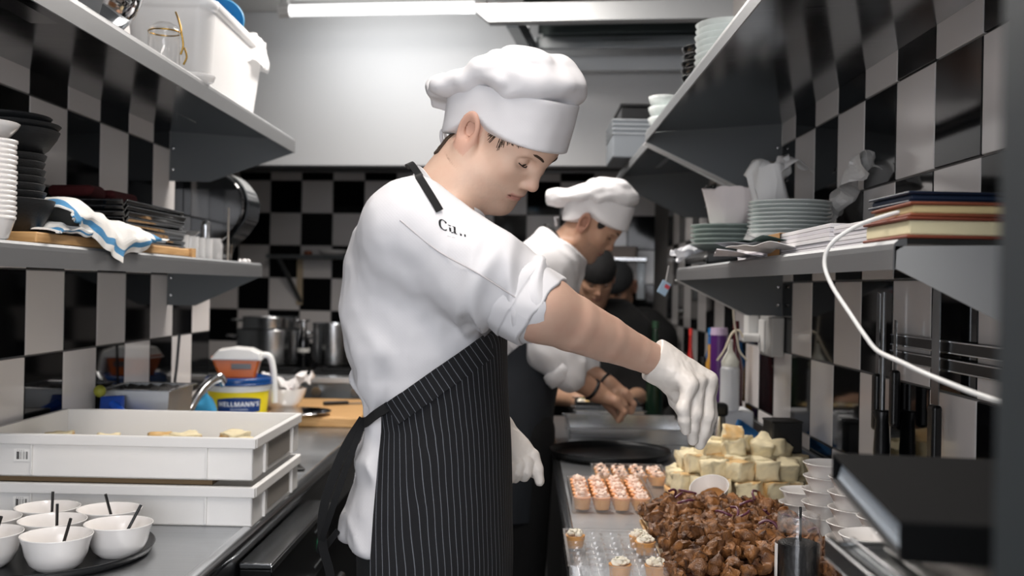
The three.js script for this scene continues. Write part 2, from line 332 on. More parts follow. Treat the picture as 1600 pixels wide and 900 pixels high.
// cross-section of the rounded, turned-down front lip
const lipProfile = (xf, yf, lip, s) => { const p = [[xf - s * 0.016, yf + 0.0012], [xf - s * 0.006, yf], [xf - s * 0.001, yf - 0.005], [xf, yf - 0.012], [xf, yf - lip], [xf - s * 0.003, yf - lip], [xf - s * 0.004, yf - 0.013], [xf - s * 0.016, yf - 0.006]]; return s > 0 ? p.reverse() : p; };
const boardProfile = (xw, xf, yb, yf, s) => { const p = [[xw, yb], [xf - s * 0.016, yf + 0.001], [xf - s * 0.016, yf - 0.0055], [xw, yb - 0.006]]; return s > 0 ? p.reverse() : p; };
function shelf(label, xw, xf, yb, yf, lip, zf, zn, plate, flange) {
  const o = thing('wall_shelf', label, 'shelf'), s = Math.sign(xf - xw);
  part('board', uvm(prism(boardProfile(xw, xf, yb, yf, s), zf, zn)), steelShelf, o);
  part('front_lip', uvm(prism(lipProfile(xf, yf, lip, s), zf, zn)), satin, o);
  const poly = (dx) => { const a = [[xw, yb - 0.003], [xf - s * dx, yf - 0.008], [xf - s * dx, yf - lip + 0.002], [xw + s * plate[0], yb - plate[1]], [xw, yb - plate[1]]]; return s > 0 ? a.reverse() : a; };
  for (const z of [zf, zn]) {
    const b = part('bracket', uvm(prism(poly(0.002), z + (z === zf ? 0 : -0.004), z + (z === zf ? 0.004 : 0))), z === zf ? plateSteel : plateLight, o);
    for (const t of [0.3, 0.8]) part('screw', sph(0.006, xw + s * 0.012, yb - 0.02 - (plate[1] - 0.03) * t, z + (z === zf ? 0.004 : -0.004), 10), chrome, b);
    if (flange && z === zf) { // turned edge along the slanted side
      const A = [xf - s * 0.002, yf - lip], B = [xw + s * plate[0], yb - plate[1]], dx = B[0] - A[0], dy = B[1] - A[1], l = Math.hypot(dx, dy), nx = -dy / l * 0.003, ny = dx / l * 0.003;
      part('flange', prism([A, B, [B[0] + nx, B[1] + ny], [A[0] + nx, A[1] + ny]], z - flange, z), mat(0xd8dadb, 0.6, 0.6), b);
    }
  }
  return o;
}
shelf('upper steel wall shelf carrying the white plastic tub', WL + 0.001, -0.745, 1.885, 1.862, 0.046, -3.335, 0.3, [0.13, 0.165]);
shelf('lower steel wall shelf carrying dark bowls and towels', WL + 0.001, -0.843, 1.464, 1.462, 0.043, -3.335, 0.3, [0.09, 0.14]);
shelf('upper steel wall shelf carrying glass plates and black dishes', WR - 0.001, 0.341, 1.90, 1.868, 0.034, -3.08, -0.5, [0.06, 0.22], 0.07);
shelf('lower steel wall shelf carrying papers, pressed glass plates and notebooks', WR - 0.001, 0.435, 1.468, 1.466, 0.036, -3.04, -1.25, [0.1, 0.135], 0.05);
{ // the neighbouring upper shelf further back
  shelf('rear upper wall shelf beyond the glass plates', WR - 0.001, 0.36, 1.90, 1.868, 0.034, -4.3, -3.2, [0.1, 0.2]);
}
{ // tall cabinet side close to the camera
  const o = thing('fridge', 'tall dark grey steel refrigerator side filling the frame edge', 'refrigerator', [0.19, 0, -0.43]);
  part('side_panel', uvm(bb(0, 0.5, 0.02, 2.1, 0, 0.4, 0.006)), mat(0x3a4043, 0.5, 0.4), o);
  for (const z of [0.04, 0.36]) part('foot', cyl(0.02, 0.02, 0.03, 0.04, 0, z), blackPlastic, o);
}

// ---------------------------------------------------------------- left side: lower shelf
const bowlGeo = (R, r, h, t = 0.003, s = 40) => lathe([[0.0005, 0], [r * 0.85, 0], [r, 0.003], [mix2(r, R, 0.55), h * 0.4], [mix2(r, R, 0.86), h * 0.75], [R, h], [R - t * 0.5, h + t * 0.4], [R - t, h], [mix2(r, R, 0.84) - t, h * 0.75], [mix2(r, R, 0.5) - t, h * 0.4], [r * 0.8, t * 1.6], [0.0005, t * 1.4]], s);
function mix2(a, b, t) { return a + (b - a) * t; }
const stone = mat(0x17191b, 0.55, 0, { bumpMap: noiseTex(128, (u, v) => 0.5 + 0.5 * nz(u * 24, v * 24, 2), false, [3, 3]), bumpScale: 0.0004 });
const ORD = ['lowest', 'second lowest', 'third lowest', 'fourth lowest', 'fifth lowest', 'sixth lowest', 'seventh lowest', 'eighth lowest', 'ninth lowest', 'tenth lowest', 'eleventh lowest', 'twelfth lowest', 'thirteenth lowest', 'fourteenth lowest', 'fifteenth lowest', 'uppermost'], ordinal = (i, n) => (i === n - 1 ? 'uppermost' : ORD[i]);
const LS = 1.4625;                                        // top of the lower left shelf
{ // white cups nested in a tall stack, a white bowl on top
  const g = lathe([[0.0005, 0], [0.03, 0], [0.036, 0.004], [0.046, 0.035], [0.0475, 0.036], [0.0475, 0.04], [0.0445, 0.04], [0.034, 0.006], [0.0005, 0.004]], 36);
  for (let i = 0; i < 16; i++) single('cup', g, porcelain, ordinal(i, 16) + ' white ribbed cup in the tall nested stack beside the dark bowls', 'cup', [-0.896 + rr(-0.001, 0.001), LS + i * 0.0084, -1.72], 0, 'nested white cups on the lower shelf');
  single('white_bowl', bowlGeo(0.062, 0.028, 0.034), porcelain, 'shallow white bowl topping the stack of nested white cups', 'bowl', [-0.908, LS + 15 * 0.0084 + 0.034, -1.72]);
}
{ // dark stoneware
  single('stoneware_bowl', bowlGeo(0.1, 0.05, 0.078, 0.004, 48), stone, 'largest dark stoneware bowl at the bottom of the dark stack', 'bowl', [-0.957, LS, -1.872]);
  const small = bowlGeo(0.068, 0.05, 0.028, 0.003);
  for (let i = 0; i < 6; i++) single('stoneware_dish', small, stone, ordinal(i, 6) + ' small dark stoneware dish nested in the dark bowl stack', 'dish', [-0.945 + rr(-0.003, 0.003), LS + 0.066 + i * 0.0135, -1.885 + rr(-0.003, 0.003)], rr(0, 6), 'small dark dishes in the stack');
  single('stoneware_bowl', bowlGeo(0.092, 0.05, 0.054, 0.004), stone, 'medium dark stoneware bowl resting upon the small dark dishes', 'bowl', [-0.95, LS + 0.152, -1.89]);
  single('stoneware_plate', bowlGeo(0.094, 0.06, 0.024, 0.004), stone, 'deep dark plate second from the top of the dark stack', 'plate', [-0.95, LS + 0.193, -1.89]);
  single('stoneware_plate', bowlGeo(0.085, 0.055, 0.022, 0.004), stone, 'topmost deep dark plate on the dark stack', 'plate', [-0.957, LS + 0.209, -1.89]);
}
{ // stack of black ridged trays, dark red napkins on top
  const g = join(bb(-0.115, 0.115, 0, 0.004, -0.2, 0.2, 0.002), ...[[-1, 0], [1, 0]].map(([s]) => { const h = rbox(0.006, 0.018, 0.4, 0, 0, 0, 0.003, 1); h.rotateZ(-0.6 * s); return tr(h, s * 0.119, 0.008, 0); }), ...[-1, 1].map((s) => { const h = rbox(0.235, 0.018, 0.006, 0, 0, 0, 0.003, 1); h.rotateX(0.6 * s); return tr(h, 0, 0.008, s * 0.203); }));
  for (let i = 0; i < 9; i++) single('serving_tray', g, blackGloss, ordinal(i, 9) + ' black rectangular serving tray in the stack behind the towel', 'tray', [-1.015 + rr(-0.002, 0.002), LS + i * 0.0128, -2.52 + rr(-0.006, 0.006)], rr(-0.015, 0.015), 'stacked black serving trays');
  const red = mat(0x4a1014, 0.9);
  for (const [z, l, ti] of [[-2.36, 0.09, 'nearer'], [-2.53, 0.17, 'farther']]) single('napkin', warp(new RoundedBoxGeometry(0.1, 0.026, l, 6, 0.012), 0.008, 28, l * 50), red, 'dark red folded napkin on the black trays, the ' + ti + ' one', 'napkin', [-1.02, LS + 0.137, z]);
}
{ // wooden board with a handle cut, and the towels draped over it
  const b = thing('cutting_board', 'long wooden serving board lying under the blue and white towels', 'board', [-0.898, LS, -2.22]);
  part('board', uvm(bb(-0.042, 0.042, 0, 0.02, -0.43, 0.4, 0.004)), wood, b);
  part('grip', uvm(prism([[-0.042, 0.001], [0.046, 0.001], [0.046, 0.019], [-0.042, 0.019]], -0.462, -0.43, 0.003)), wood, b);
  const towelTex = canvasTex(256, 256, (c) => { c.fillStyle = '#f3f2ee'; c.fillRect(0, 0, 256, 256); c.fillStyle = '#4f93c4'; for (const q of [8, 224]) { c.fillRect(q, 0, 16, 256); c.fillRect(0, q, 256, 16); } });
  const towel = mat(0xffffff, 0.9, 0, { map: towelTex });
  // a cloth thrown over the shelf edge: along z a top and a bottom line, front face, fold and back
  const curve = (t, u) => { const i = Math.min(t.length - 2, Math.floor(u * (t.length - 1))), f = u * (t.length - 1) - i, k = f * f * (3 - 2 * f); return t[i] + (t[i + 1] - t[i]) * k; };
  const throwCloth = (label, z0, z1, top, bot, xf, xb, sd) => single('kitchen_towel', warp(sheet((u, v) => {
    const T = curve(top, u), B = curve(bot, u), z = mix2(z0, z1, u) + 0.02 * nz(u * 4, v * 3, sd), f = Math.min(1, v / 0.62), g = Math.max(0, (v - 0.62) / 0.38);
    const y = g > 0 ? mix2(T, Math.min(T, 1.475), g * g) : mix2(B, T, Math.sin(f * 1.5708)), bulge = 0.016 * Math.sin(f * 3.14) + 0.012 * nz(u * 5, v * 5, sd + 3) + 0.007 * Math.sin(u * 17 + v * 4 + sd);
    return [mix2(xf, xb, g > 0 ? 0.5 + 0.5 * g : 0.5 * f * f) + bulge * (1 - g), y, z];
  }, 56, 36, 0.0025), 0.008, 24, sd), towel, label, 'towel');
  throwCloth('crumpled white towel with blue border spilling over the shelf edge', -1.90, -2.40, [1.535, 1.556, 1.545, 1.53, 1.528, 1.518, 1.50], [1.51, 1.492, 1.462, 1.435, 1.462, 1.48, 1.488], -0.836, -0.985, 2);
  throwCloth('flat crumpled towel with blue edge lying under the upper towel', -1.86, -2.2, [1.49, 1.505, 1.5, 1.495, 1.485], [1.484, 1.484, 1.484, 1.475, 1.478], -0.848, -0.95, 7);
}
{ // ribbed shot glasses in two rows, further jars
  const fl = [0.0005, 0.008]; const g = lathe([[0.0005, 0], [0.021, 0], [0.022, 0.004], [0.0235, 0.062], [0.0222, 0.0625], [0.02, 0.014], [0.0005, 0.012]], 20);
  let k = 0;
  for (let r = 0; r < 2; r++) for (let c = 0; c < 6; c++) single('shot_glass', g, glassRib, 'small ribbed shot glass, ' + ['nearest', 'second', 'third', 'fourth', 'fifth', 'farthest'][c] + ' in the ' + (r ? 'row along the wall' : 'row along the shelf edge'), 'glass', [-0.93 - r * 0.05 + rr(-0.003, 0.003), LS, -2.66 - c * 0.072 + rr(-0.004, 0.004)], k++, 'shot glasses on the lower shelf');
  const jar = lathe([[0.0005, 0], [0.03, 0], [0.031, 0.004], [0.031, 0.05], [0.026, 0.06], [0.027, 0.068], [0.025, 0.068], [0.024, 0.06], [0.029, 0.05], [0.0005, 0.004]], 28);
  single('glass_jar', jar, glassRib, 'small clear glass jar at the end of the shot glasses', 'jar', [-0.94, LS, -3.12]);
  single('steel_cylinder', lathe([[0.0005, 0], [0.014, 0], [0.0145, 0.11], [0.012, 0.122], [0.006, 0.126], [0.0005, 0.126]], 24), steelPolished, 'upright polished steel tube behind the glass jar', 'shaker', [-0.985, LS, -3.2]);
  const tw = single('tumbler', lathe([[0.0005, 0], [0.03, 0], [0.033, 0.055], [0.0315, 0.055], [0.028, 0.012], [0.0005, 0.01]], 28), glassClear, 'short clear tumbler in front of the wooden box', 'glass', [-0.935, LS, -3.2]);
  single('wooden_box', rbox(0.05, 0.07, 0.05, 0, 0.035, 0, 0.003), wood, 'small light wooden box behind the tumbler', 'box', [-1.02, LS, -3.285]);
  single('skewer', rod([0, 0.0, 0], [0.0, 0.172, 0], 0.0028, 8), mat(0xb6aea2, 0.6), 'thin upright skewer standing at the shelf end', 'skewer', [-0.94, LS, -3.285]);
  const plate = thing('white_plate', 'white plate leaning on the tiles behind the shot glasses', 'plate', [-1.125, LS + 0.06, -2.92]);
  const pl = lathe([[0.0005, 0], [0.045, 0], [0.05, 0.003], [0.075, 0.012], [0.075, 0.0145], [0.048, 0.006], [0.0005, 0.004]], 36); pl.rotateZ(-1.42); part('dish', pl, porcelain, plate); part('foot_ring', new THREE.TorusGeometry(0.04, 0.002, 6, 30).rotateY(1.42).translate(-0.003, 0, 0), porcelain, plate);
  single('folded_card', prism([[0, 0], [0.09, 0.035], [0.09, 0.04], [0, 0.004]], -0.04, 0.04), paper, 'white folded card leaning behind the shot glasses', 'card', [-1.03, LS + 0.05, -3.05], 1.5);
  for (let i = 0; i < 4; i++) single('crumb', warp(new THREE.IcosahedronGeometry(0.007, 1), 0.006, 60, i), paper, 'small white scrap lying near the shelf end', 'scrap', [-0.87 - 0.02 * (i % 2), LS + 0.004, -3.22 - i * 0.026], i, 'white scraps at the shelf end');
}
{ // black jumbo roll dispenser on the wall
  const d = thing('towel_dispenser', 'large glossy black paper dispenser on the tiled wall under the shelf', 'dispenser', [WL, 1.44, -3.57]);
  const outline = [[0.002, 0.0], [0.06, 0.0], [0.09, 0.03], [0.105, 0.085], [0.15, 0.125], [0.185, 0.175], [0.192, 0.225], [0.178, 0.27], [0.14, 0.305], [0.08, 0.32], [0.002, 0.325]];
  const sh = new THREE.Shape(); sh.moveTo(...outline[0]); sh.splineThru(outline.slice(1).map(([a, b]) => new THREE.Vector2(a, b))); sh.closePath();
  part('case', tr(new THREE.ExtrudeGeometry(sh, { depth: 0.17, bevelEnabled: true, bevelSize: 0.01, bevelThickness: 0.012, bevelSegments: 3, curveSegments: 40 }), 0, 0, -0.085), blackGloss, d);
  const sh2 = new THREE.Shape(); sh2.absarc(0, 0, 0.095, 0, Math.PI * 2);
  part('front_cover', sheet((u, v) => { const i = v * (outline.length - 3) + 1, k = Math.floor(i), t = i - k, A = outline[k], B = outline[Math.min(k + 1, outline.length - 1)]; return [A[0] + (B[0] - A[0]) * t + 0.016, A[1] + (B[1] - A[1]) * t, (u - 0.5) * 0.15]; }, 8, 30, 0.006), mat(0x1c1f22, 0.15, 0.2), d);
  part('window', sheet((u, v) => { const a = mix2(0.35, 1.15, v); return [0.098 + 0.112 * Math.cos(a) * 0.98, 0.215 + 0.115 * Math.sin(a), (u - 0.5) * 0.12]; }, 6, 12, 0.004), mat(0x9a9c9c, 0.3, 0.3), d);
  part('lock', sph(0.009, 0.15, 0.29, 0.085, 14), chrome, d);
}

// ---------------------------------------------------------------- left side: upper shelf
const US = (x) => 1.885 + (1.862 - 1.885) * (x - WL) / (-0.745 - WL) + 0.0005;
{
  const pan = thing('steel_pan', 'grey steel pan lying tilted at the near end of the upper shelf', 'pan', [-0.84, US(-0.84), -1.79]);
  part('body', join(uvm(prism([[-0.06, 0], [0.05, 0], [0.075, 0.09], [-0.085, 0.09]], -0.1, 0.16, 0.006))), steelPolished, pan);
  part('rim', bb(-0.09, 0.08, 0.088, 0.094, -0.11, 0.17), steel, pan);
  const bowl = thing('mixing_bowl', 'shiny steel mixing bowl standing on its side on the upper shelf', 'bowl', [-0.83, US(-0.83) + 0.098, -2.1], 0);
  const g = lathe([[0.0005, 0], [0.03, 0.001], [0.06, 0.012], [0.088, 0.04], [0.1, 0.075], [0.104, 0.077], [0.1, 0.079], [0.086, 0.042], [0.058, 0.014], [0.0005, 0.003]], 48); g.translate(0, -0.04, 0); g.rotateX(1.2); g.rotateY(-1.0); part('shell', g, chrome, bowl);
  const jar = thing('clip_jar', 'clear glass jar with brass wire clips next to the white tub', 'jar', [-0.80, US(-0.8), -2.28]);
  part('glass', lathe([[0.0005, 0], [0.033, 0], [0.035, 0.006], [0.035, 0.075], [0.03, 0.085], [0.0285, 0.085], [0.033, 0.074], [0.033, 0.008], [0.0005, 0.006]], 28), glassClear, jar);
  part('lid', lathe([[0.0005, 0.098], [0.02, 0.097], [0.031, 0.088], [0.031, 0.085], [0.0005, 0.085]], 28), glassClear, jar);
  const brass = mat(0xb8923f, 0.25, 1);
  part('wire_clip', tube([[0.036, 0.03, 0], [0.041, 0.05, 0], [0.038, 0.08, 0.005], [0.03, 0.105, 0.0], [0.02, 0.125, -0.01]], 0.0022, 6), brass, jar);
  part('wire_band', new THREE.TorusGeometry(0.034, 0.0018, 6, 30).rotateX(Math.PI / 2).translate(0, 0.078, 0), brass, jar);
  part('hinge', tube([[0.036, 0.012, -0.02], [0.042, 0.03, -0.022], [0.037, 0.05, -0.02]], 0.0022, 6), brass, jar);
  const cup = single('plastic_saucer', lathe([[0.0005, 0.0], [0.04, 0.0], [0.045, 0.012], [0.043, 0.014], [0.0005, 0.006]], 28), mat(0xffffff, 0.15, 0, { transmission: 0.6, thickness: 0 }), 'clear plastic saucer lying before the white tub', 'saucer', [-0.775, US(-0.775), -2.42]);
}
{ // white translucent tub with a plastic bag and blue jugs inside
  const t = thing('storage_tub', 'large white plastic tub with crumpled bag at the end of the upper shelf', 'tub', [-0.895, US(-0.83), -2.83], 0.02);
  const milky = mat(0xf2f2f2, 0.45, 0, { transmission: 0.25, thickness: 0 });
  const ring = (w, l, r) => { const p = []; for (let q = 0; q < 4; q++) for (let k = 0; k <= 6; k++) { const a = (q + k / 6) * Math.PI / 2, sx = q === 0 || q === 3 ? 1 : -1, sz = q < 2 ? 1 : -1; p.push([sx * (w - r) + r * Math.cos(a), sz * (l - r) + r * Math.sin(a)]); } p.push(p[0]); return p; };
  const layers = [[0.085, 0.25, 0.002], [0.09, 0.255, 0.01], [0.108, 0.285, 0.2], [0.118, 0.295, 0.204], [0.119, 0.296, 0.222], [0.112, 0.289, 0.224], [0.104, 0.281, 0.205], [0.086, 0.25, 0.012]];
  part('body', sheet((u, v) => { const k = Math.min(layers.length - 2, Math.floor(v * (layers.length - 1))), f = v * (layers.length - 1) - k, A = layers[k], B = layers[k + 1], w = A[0] + (B[0] - A[0]) * f, l = A[1] + (B[1] - A[1]) * f, R = ring(w, l, 0.04), i = Math.min(R.length - 1, Math.round(u * (R.length - 1))); return [R[i][0], A[2] + (B[2] - A[2]) * f, R[i][1]]; }, 28, 7, 0), milky, t);
  part('bottom', bb(-0.085, 0.085, 0.002, 0.008, -0.25, 0.25, 0.002), milky, t);
  single('plastic_bag', warp(sheet((u, v) => { const a = u * Math.PI * 2, r = 0.5 + 0.5 * v; return [0.09 * Math.cos(a) * r * 1.15, 0.04 * Math.sin(v * 3.1) + 0.016 * nz(u * 9, v * 4, 1) - (v > 0.8 ? (v - 0.8) * 0.25 : 0), 0.13 * Math.sin(a) * r]; }, 60, 20, 0), 0.016, 30, 5), mat(0xf7f7f7, 0.35, 0, { transmission: 0.3, thickness: 0 }), 'crumpled white plastic bag hanging over the tub rim', 'bag', [-0.87, US(-0.83) + 0.206, -3.02]);
  single('meat_pack', warp(new RoundedBoxGeometry(0.12, 0.05, 0.14, 6, 0.02), 0.02, 22, 4), mat(0xb79a86, 0.7), 'brownish package lying inside the white tub', 'package', [-0.89, US(-0.83) + 0.036, -2.86]);
  const blue = mat(0x4a9fd0, 0.3);
  const jg = (R, r, h) => lathe([[0.0005, 0], [r, 0], [R, h], [R + 0.004, h + 0.002], [R + 0.002, h - 0.003], [r * 0.93, 0.004], [0.0005, 0.004]], 40);
  const a = thing('plastic_jug', 'light blue plastic jug lying on its side atop the tub', 'jug', [-0.905, US(-0.83) + 0.235, -2.97]); const ga = jg(0.052, 0.042, 0.12); ga.rotateX(1.35); ga.rotateY(0.55); part('jug_body', ga, blue, a); part('jug_handle', tube([[-0.045, 0.03, 0.04], [-0.08, 0.04, 0.06], [-0.07, 0.04, 0.1]], 0.007, 8), blue, a);
  const b = thing('plastic_bowl', 'light blue plastic bowl lying upside down in the tub', 'bowl', [-0.91, US(-0.83) + 0.205, -2.73]); const gb = jg(0.095, 0.05, 0.09); gb.rotateX(Math.PI - 0.25); gb.translate(0, 0.1, 0); part('bowl_body', gb, blue, b);
}

// ---------------------------------------------------------------- left counter
const CT = 0.9005;
{ // two stacked dough boxes
  const milk = mat(0xfaf9f7, 0.42, 0, { transmission: 0.22, thickness: 0 }), W = 0.57, L = 0.425, cx = -0.836, cz = -2.348;
  const label = canvasTex(128, 96, (c) => { c.fillStyle = '#f3f2ef'; c.fillRect(0, 0, 128, 96); c.fillStyle = '#1b1b1b'; let x = 22; const w = [3, 1, 5, 2, 1, 4, 2, 6, 1, 3, 2, 5, 1, 2, 4, 1]; for (let i = 0; i < w.length; i++) { if (i % 2 === 0) c.fillRect(x, 22, w[i] * 2.2, 58); x += w[i] * 2; } c.font = '13px monospace'; c.fillText('P O U T', 26, 18); });
  const mk = (y, h, text) => {
    const o = thing('dough_box', text, 'box', [cx, y, cz]), w = W / 2, l = L / 2, t = 0.004;
    for (const s of [-1, 1]) { part('end_wall', bb(s * w - (s > 0 ? t : 0), s * w + (s < 0 ? t : 0), 0, h, -l, l, 0.0015), milk, o); part('long_wall', bb(-w, w, 0, h, s * l - (s > 0 ? t : 0), s * l + (s < 0 ? t : 0), 0.0015), milk, o); }
    part('base', bb(-w, w, 0, 0.004, -l, l, 0.0015), milk, o);
    part('rim', join(bb(-w - 0.006, w + 0.006, h - 0.022, h, l - 0.002, l + 0.008, 0.003), bb(-w - 0.006, w + 0.006, h - 0.022, h, -l - 0.008, -l + 0.002, 0.003), bb(w - 0.002, w + 0.008, h - 0.022, h, -l, l, 0.003), bb(-w - 0.008, -w + 0.002, h - 0.022, h, -l, l, 0.003)), milk, o);
    for (const x of [-0.17, 0.19]) part('rib', bb(x - 0.002, x + 0.002, 0.004, h - 0.02, l, l + 0.006, 0.001), milk, o);
    for (const z of [-0.13, 0.13]) part('rib', bb(w, w + 0.006, 0.004, h - 0.02, z - 0.003, z + 0.003, 0.001), milk, o);
    part('grip_recess', bb(w + 0.0005, w + 0.002, 0.012, h - 0.026, -0.11, 0.09, 0.0005), mat(0x8e8880, 0.6, 0, { transmission: 0.2, thickness: 0 }), o);
    const q = new THREE.PlaneGeometry(0.034, 0.026); part('barcode_label', tr(q, -0.19, h * 0.5, l + 0.0022), mat(0xffffff, 0.6, 0, { map: label }), o, 'small white barcode sticker');
    return o;
  };
  mk(CT, 0.082, 'lower white translucent dough box on the steel counter');
  mk(CT + 0.094, 0.088, 'upper white translucent dough box holding bread pieces');
  part('spacer', bb(-0.27, 0.2, 0.082, 0.0935, -0.19, 0.205), mat(0x6d5a40, 0.8), scene.getObjectByName('dough_box'), 'bread crusts seen through the gap');
}
const breadMat = mat(0xffffff, 0.85, 0, { vertexColors: true, bumpMap: noiseTex(256, (u, v) => 0.5 + 0.4 * nz(u * 40, v * 40, 6) + 0.3 * nz(u * 90, v * 90, 1)), bumpScale: 0.0012 });
// bread cube: crumb with a golden crust on one or two sides
function breadGeo(w, h, d, crust, sd) {
  const g = uvm(warp(mergeVertices(new THREE.BoxGeometry(w, h, d, 6, 6, 6).deleteAttribute('normal').deleteAttribute('uv')), 0.006, 40, sd), 30), p = g.attributes.position, n = g.attributes.normal, c = new Float32Array(p.count * 3);
  for (let i = 0; i < p.count; i++) { let t = 0; if (crust[0] && n.getX(i) > 0.75) t = 1; if (crust[1] && n.getY(i) > 0.75) t = 1; if (crust[2] && n.getZ(i) > 0.75) t = crust[2];
    const k = 0.94 + 0.2 * nz(p.getX(i) * 120 + sd, p.getY(i) * 120, p.getZ(i) * 120), e = t * (0.75 + 0.5 * nz(p.getX(i) * 50, p.getY(i) * 50, p.getZ(i) * 50 + sd)); const A = [0.98, 0.86, 0.57], B = [0.72, 0.41, 0.12]; for (let q = 0; q < 3; q++) c[3 * i + q] = (A[q] + (B[q] - A[q]) * e) * k; }
  g.setAttribute('color', new THREE.BufferAttribute(c, 3)); return g;
}
const breadVariants = [[0, 0, 0], [0, 1, 0], [1, 0, 0], [0, 0, 1], [0, 0, 0.6], [1, 1, 0], [0, 0, 0], [0, 0, 1]].map((c, i) => breadGeo(0.046 + 0.004 * (i % 3), 0.04 + 0.004 * (i % 2), 0.044 + 0.004 * ((i + 1) % 3), c, i * 3.7 + 1));
for (const [x, z, y] of [[-0.98, -2.3, 0.03], [-0.945, -2.36, 0.03], [-1.02, -2.28, 0.03], [-0.9, -2.33, 0.027], [-0.83, -2.4, 0.026], [-0.78, -2.42, 0.026], [-1.06, -2.38, 0.03], [-0.68, -2.46, 0.026], [-0.62, -2.36, 0.026], [-0.86, -2.3, 0.028]])
  { const m = single('bread_piece', breadVariants[Math.floor(rnd() * 8)], breadMat, 'pale bread piece lying inside the upper dough box', 'bread', [x, CT + 0.1 + y, z], rr(0, 6), 'bread pieces in the dough box'); m.rotation.x = rr(-0.15, 0.15); }
{ // round tray with white sauce bowls and stirrers
  const o = single('round_tray', lathe([[0.0005, 0], [0.195, 0], [0.205, 0.004], [0.212, 0.016], [0.209, 0.018], [0.2, 0.007], [0.0005, 0.004]], 72), mat(0x1b1d20, 0.35, 0.3), 'round black tray carrying white bowls on the steel counter', 'tray', [-0.885, CT, -1.885]);
  const proto = lathe([[0.0005, 0], [0.033, 0], [0.036, 0.003], [0.047, 0.012], [0.0545, 0.028], [0.0585, 0.046], [0.0635, 0.058], [0.064, 0.06], [0.0615, 0.0595], [0.0555, 0.046], [0.0515, 0.029], [0.044, 0.014], [0.03, 0.007], [0.0005, 0.006]], 48), cream = lathe([[0.0005, 0.03], [0.03, 0.031], [0.047, 0.032]], 32);
  const lab = ['white bowl nearest the tray front with a black stirrer', 'white bowl at the tray edge beside the counter rim', 'white bowl in the middle of the round tray', 'white bowl at the back edge of the tray, towards the aisle', 'white bowl at the back of the tray, towards the wall', 'white bowl cut by the frame at the tray front', 'white bowl at the frame edge behind the front bowls'];
  [[-0.793, -1.778, 0.25, 0.1], [-0.724, -1.874, 0.35, -0.5], [-0.85, -1.888, 0.0, 0.0], [-0.787, -1.99, -0.2, 0.15], [-0.908, -1.995, 0.02, 0.0], [-0.917, -1.785, 0.3, 0.2], [-0.974, -1.895, 0.2, 0.1]].forEach(([x, z, a, b], i) => {
    const w = thing('sauce_bowl', lab[i], 'bowl', [x, CT + 0.0045, z], 0, 'white bowls on the round tray'); w.scale.set(0.93, 1, 0.93); part('bowl', proto, porcelain, w); part('cream', cream, mat(0xeadfd6, 0.5), w);
    single('stirrer', rod([0, 0.03, 0], [a * 0.07, 0.088, b * 0.04], 0.0027, 10), blackPlastic, 'black stirrer in the ' + lab[i].replace(' with a black stirrer', '').replace(', towards', ' towards'), 'stirrer', [x + 0.008, CT + 0.0045, z], 0, 'black stirrers');
  });
}
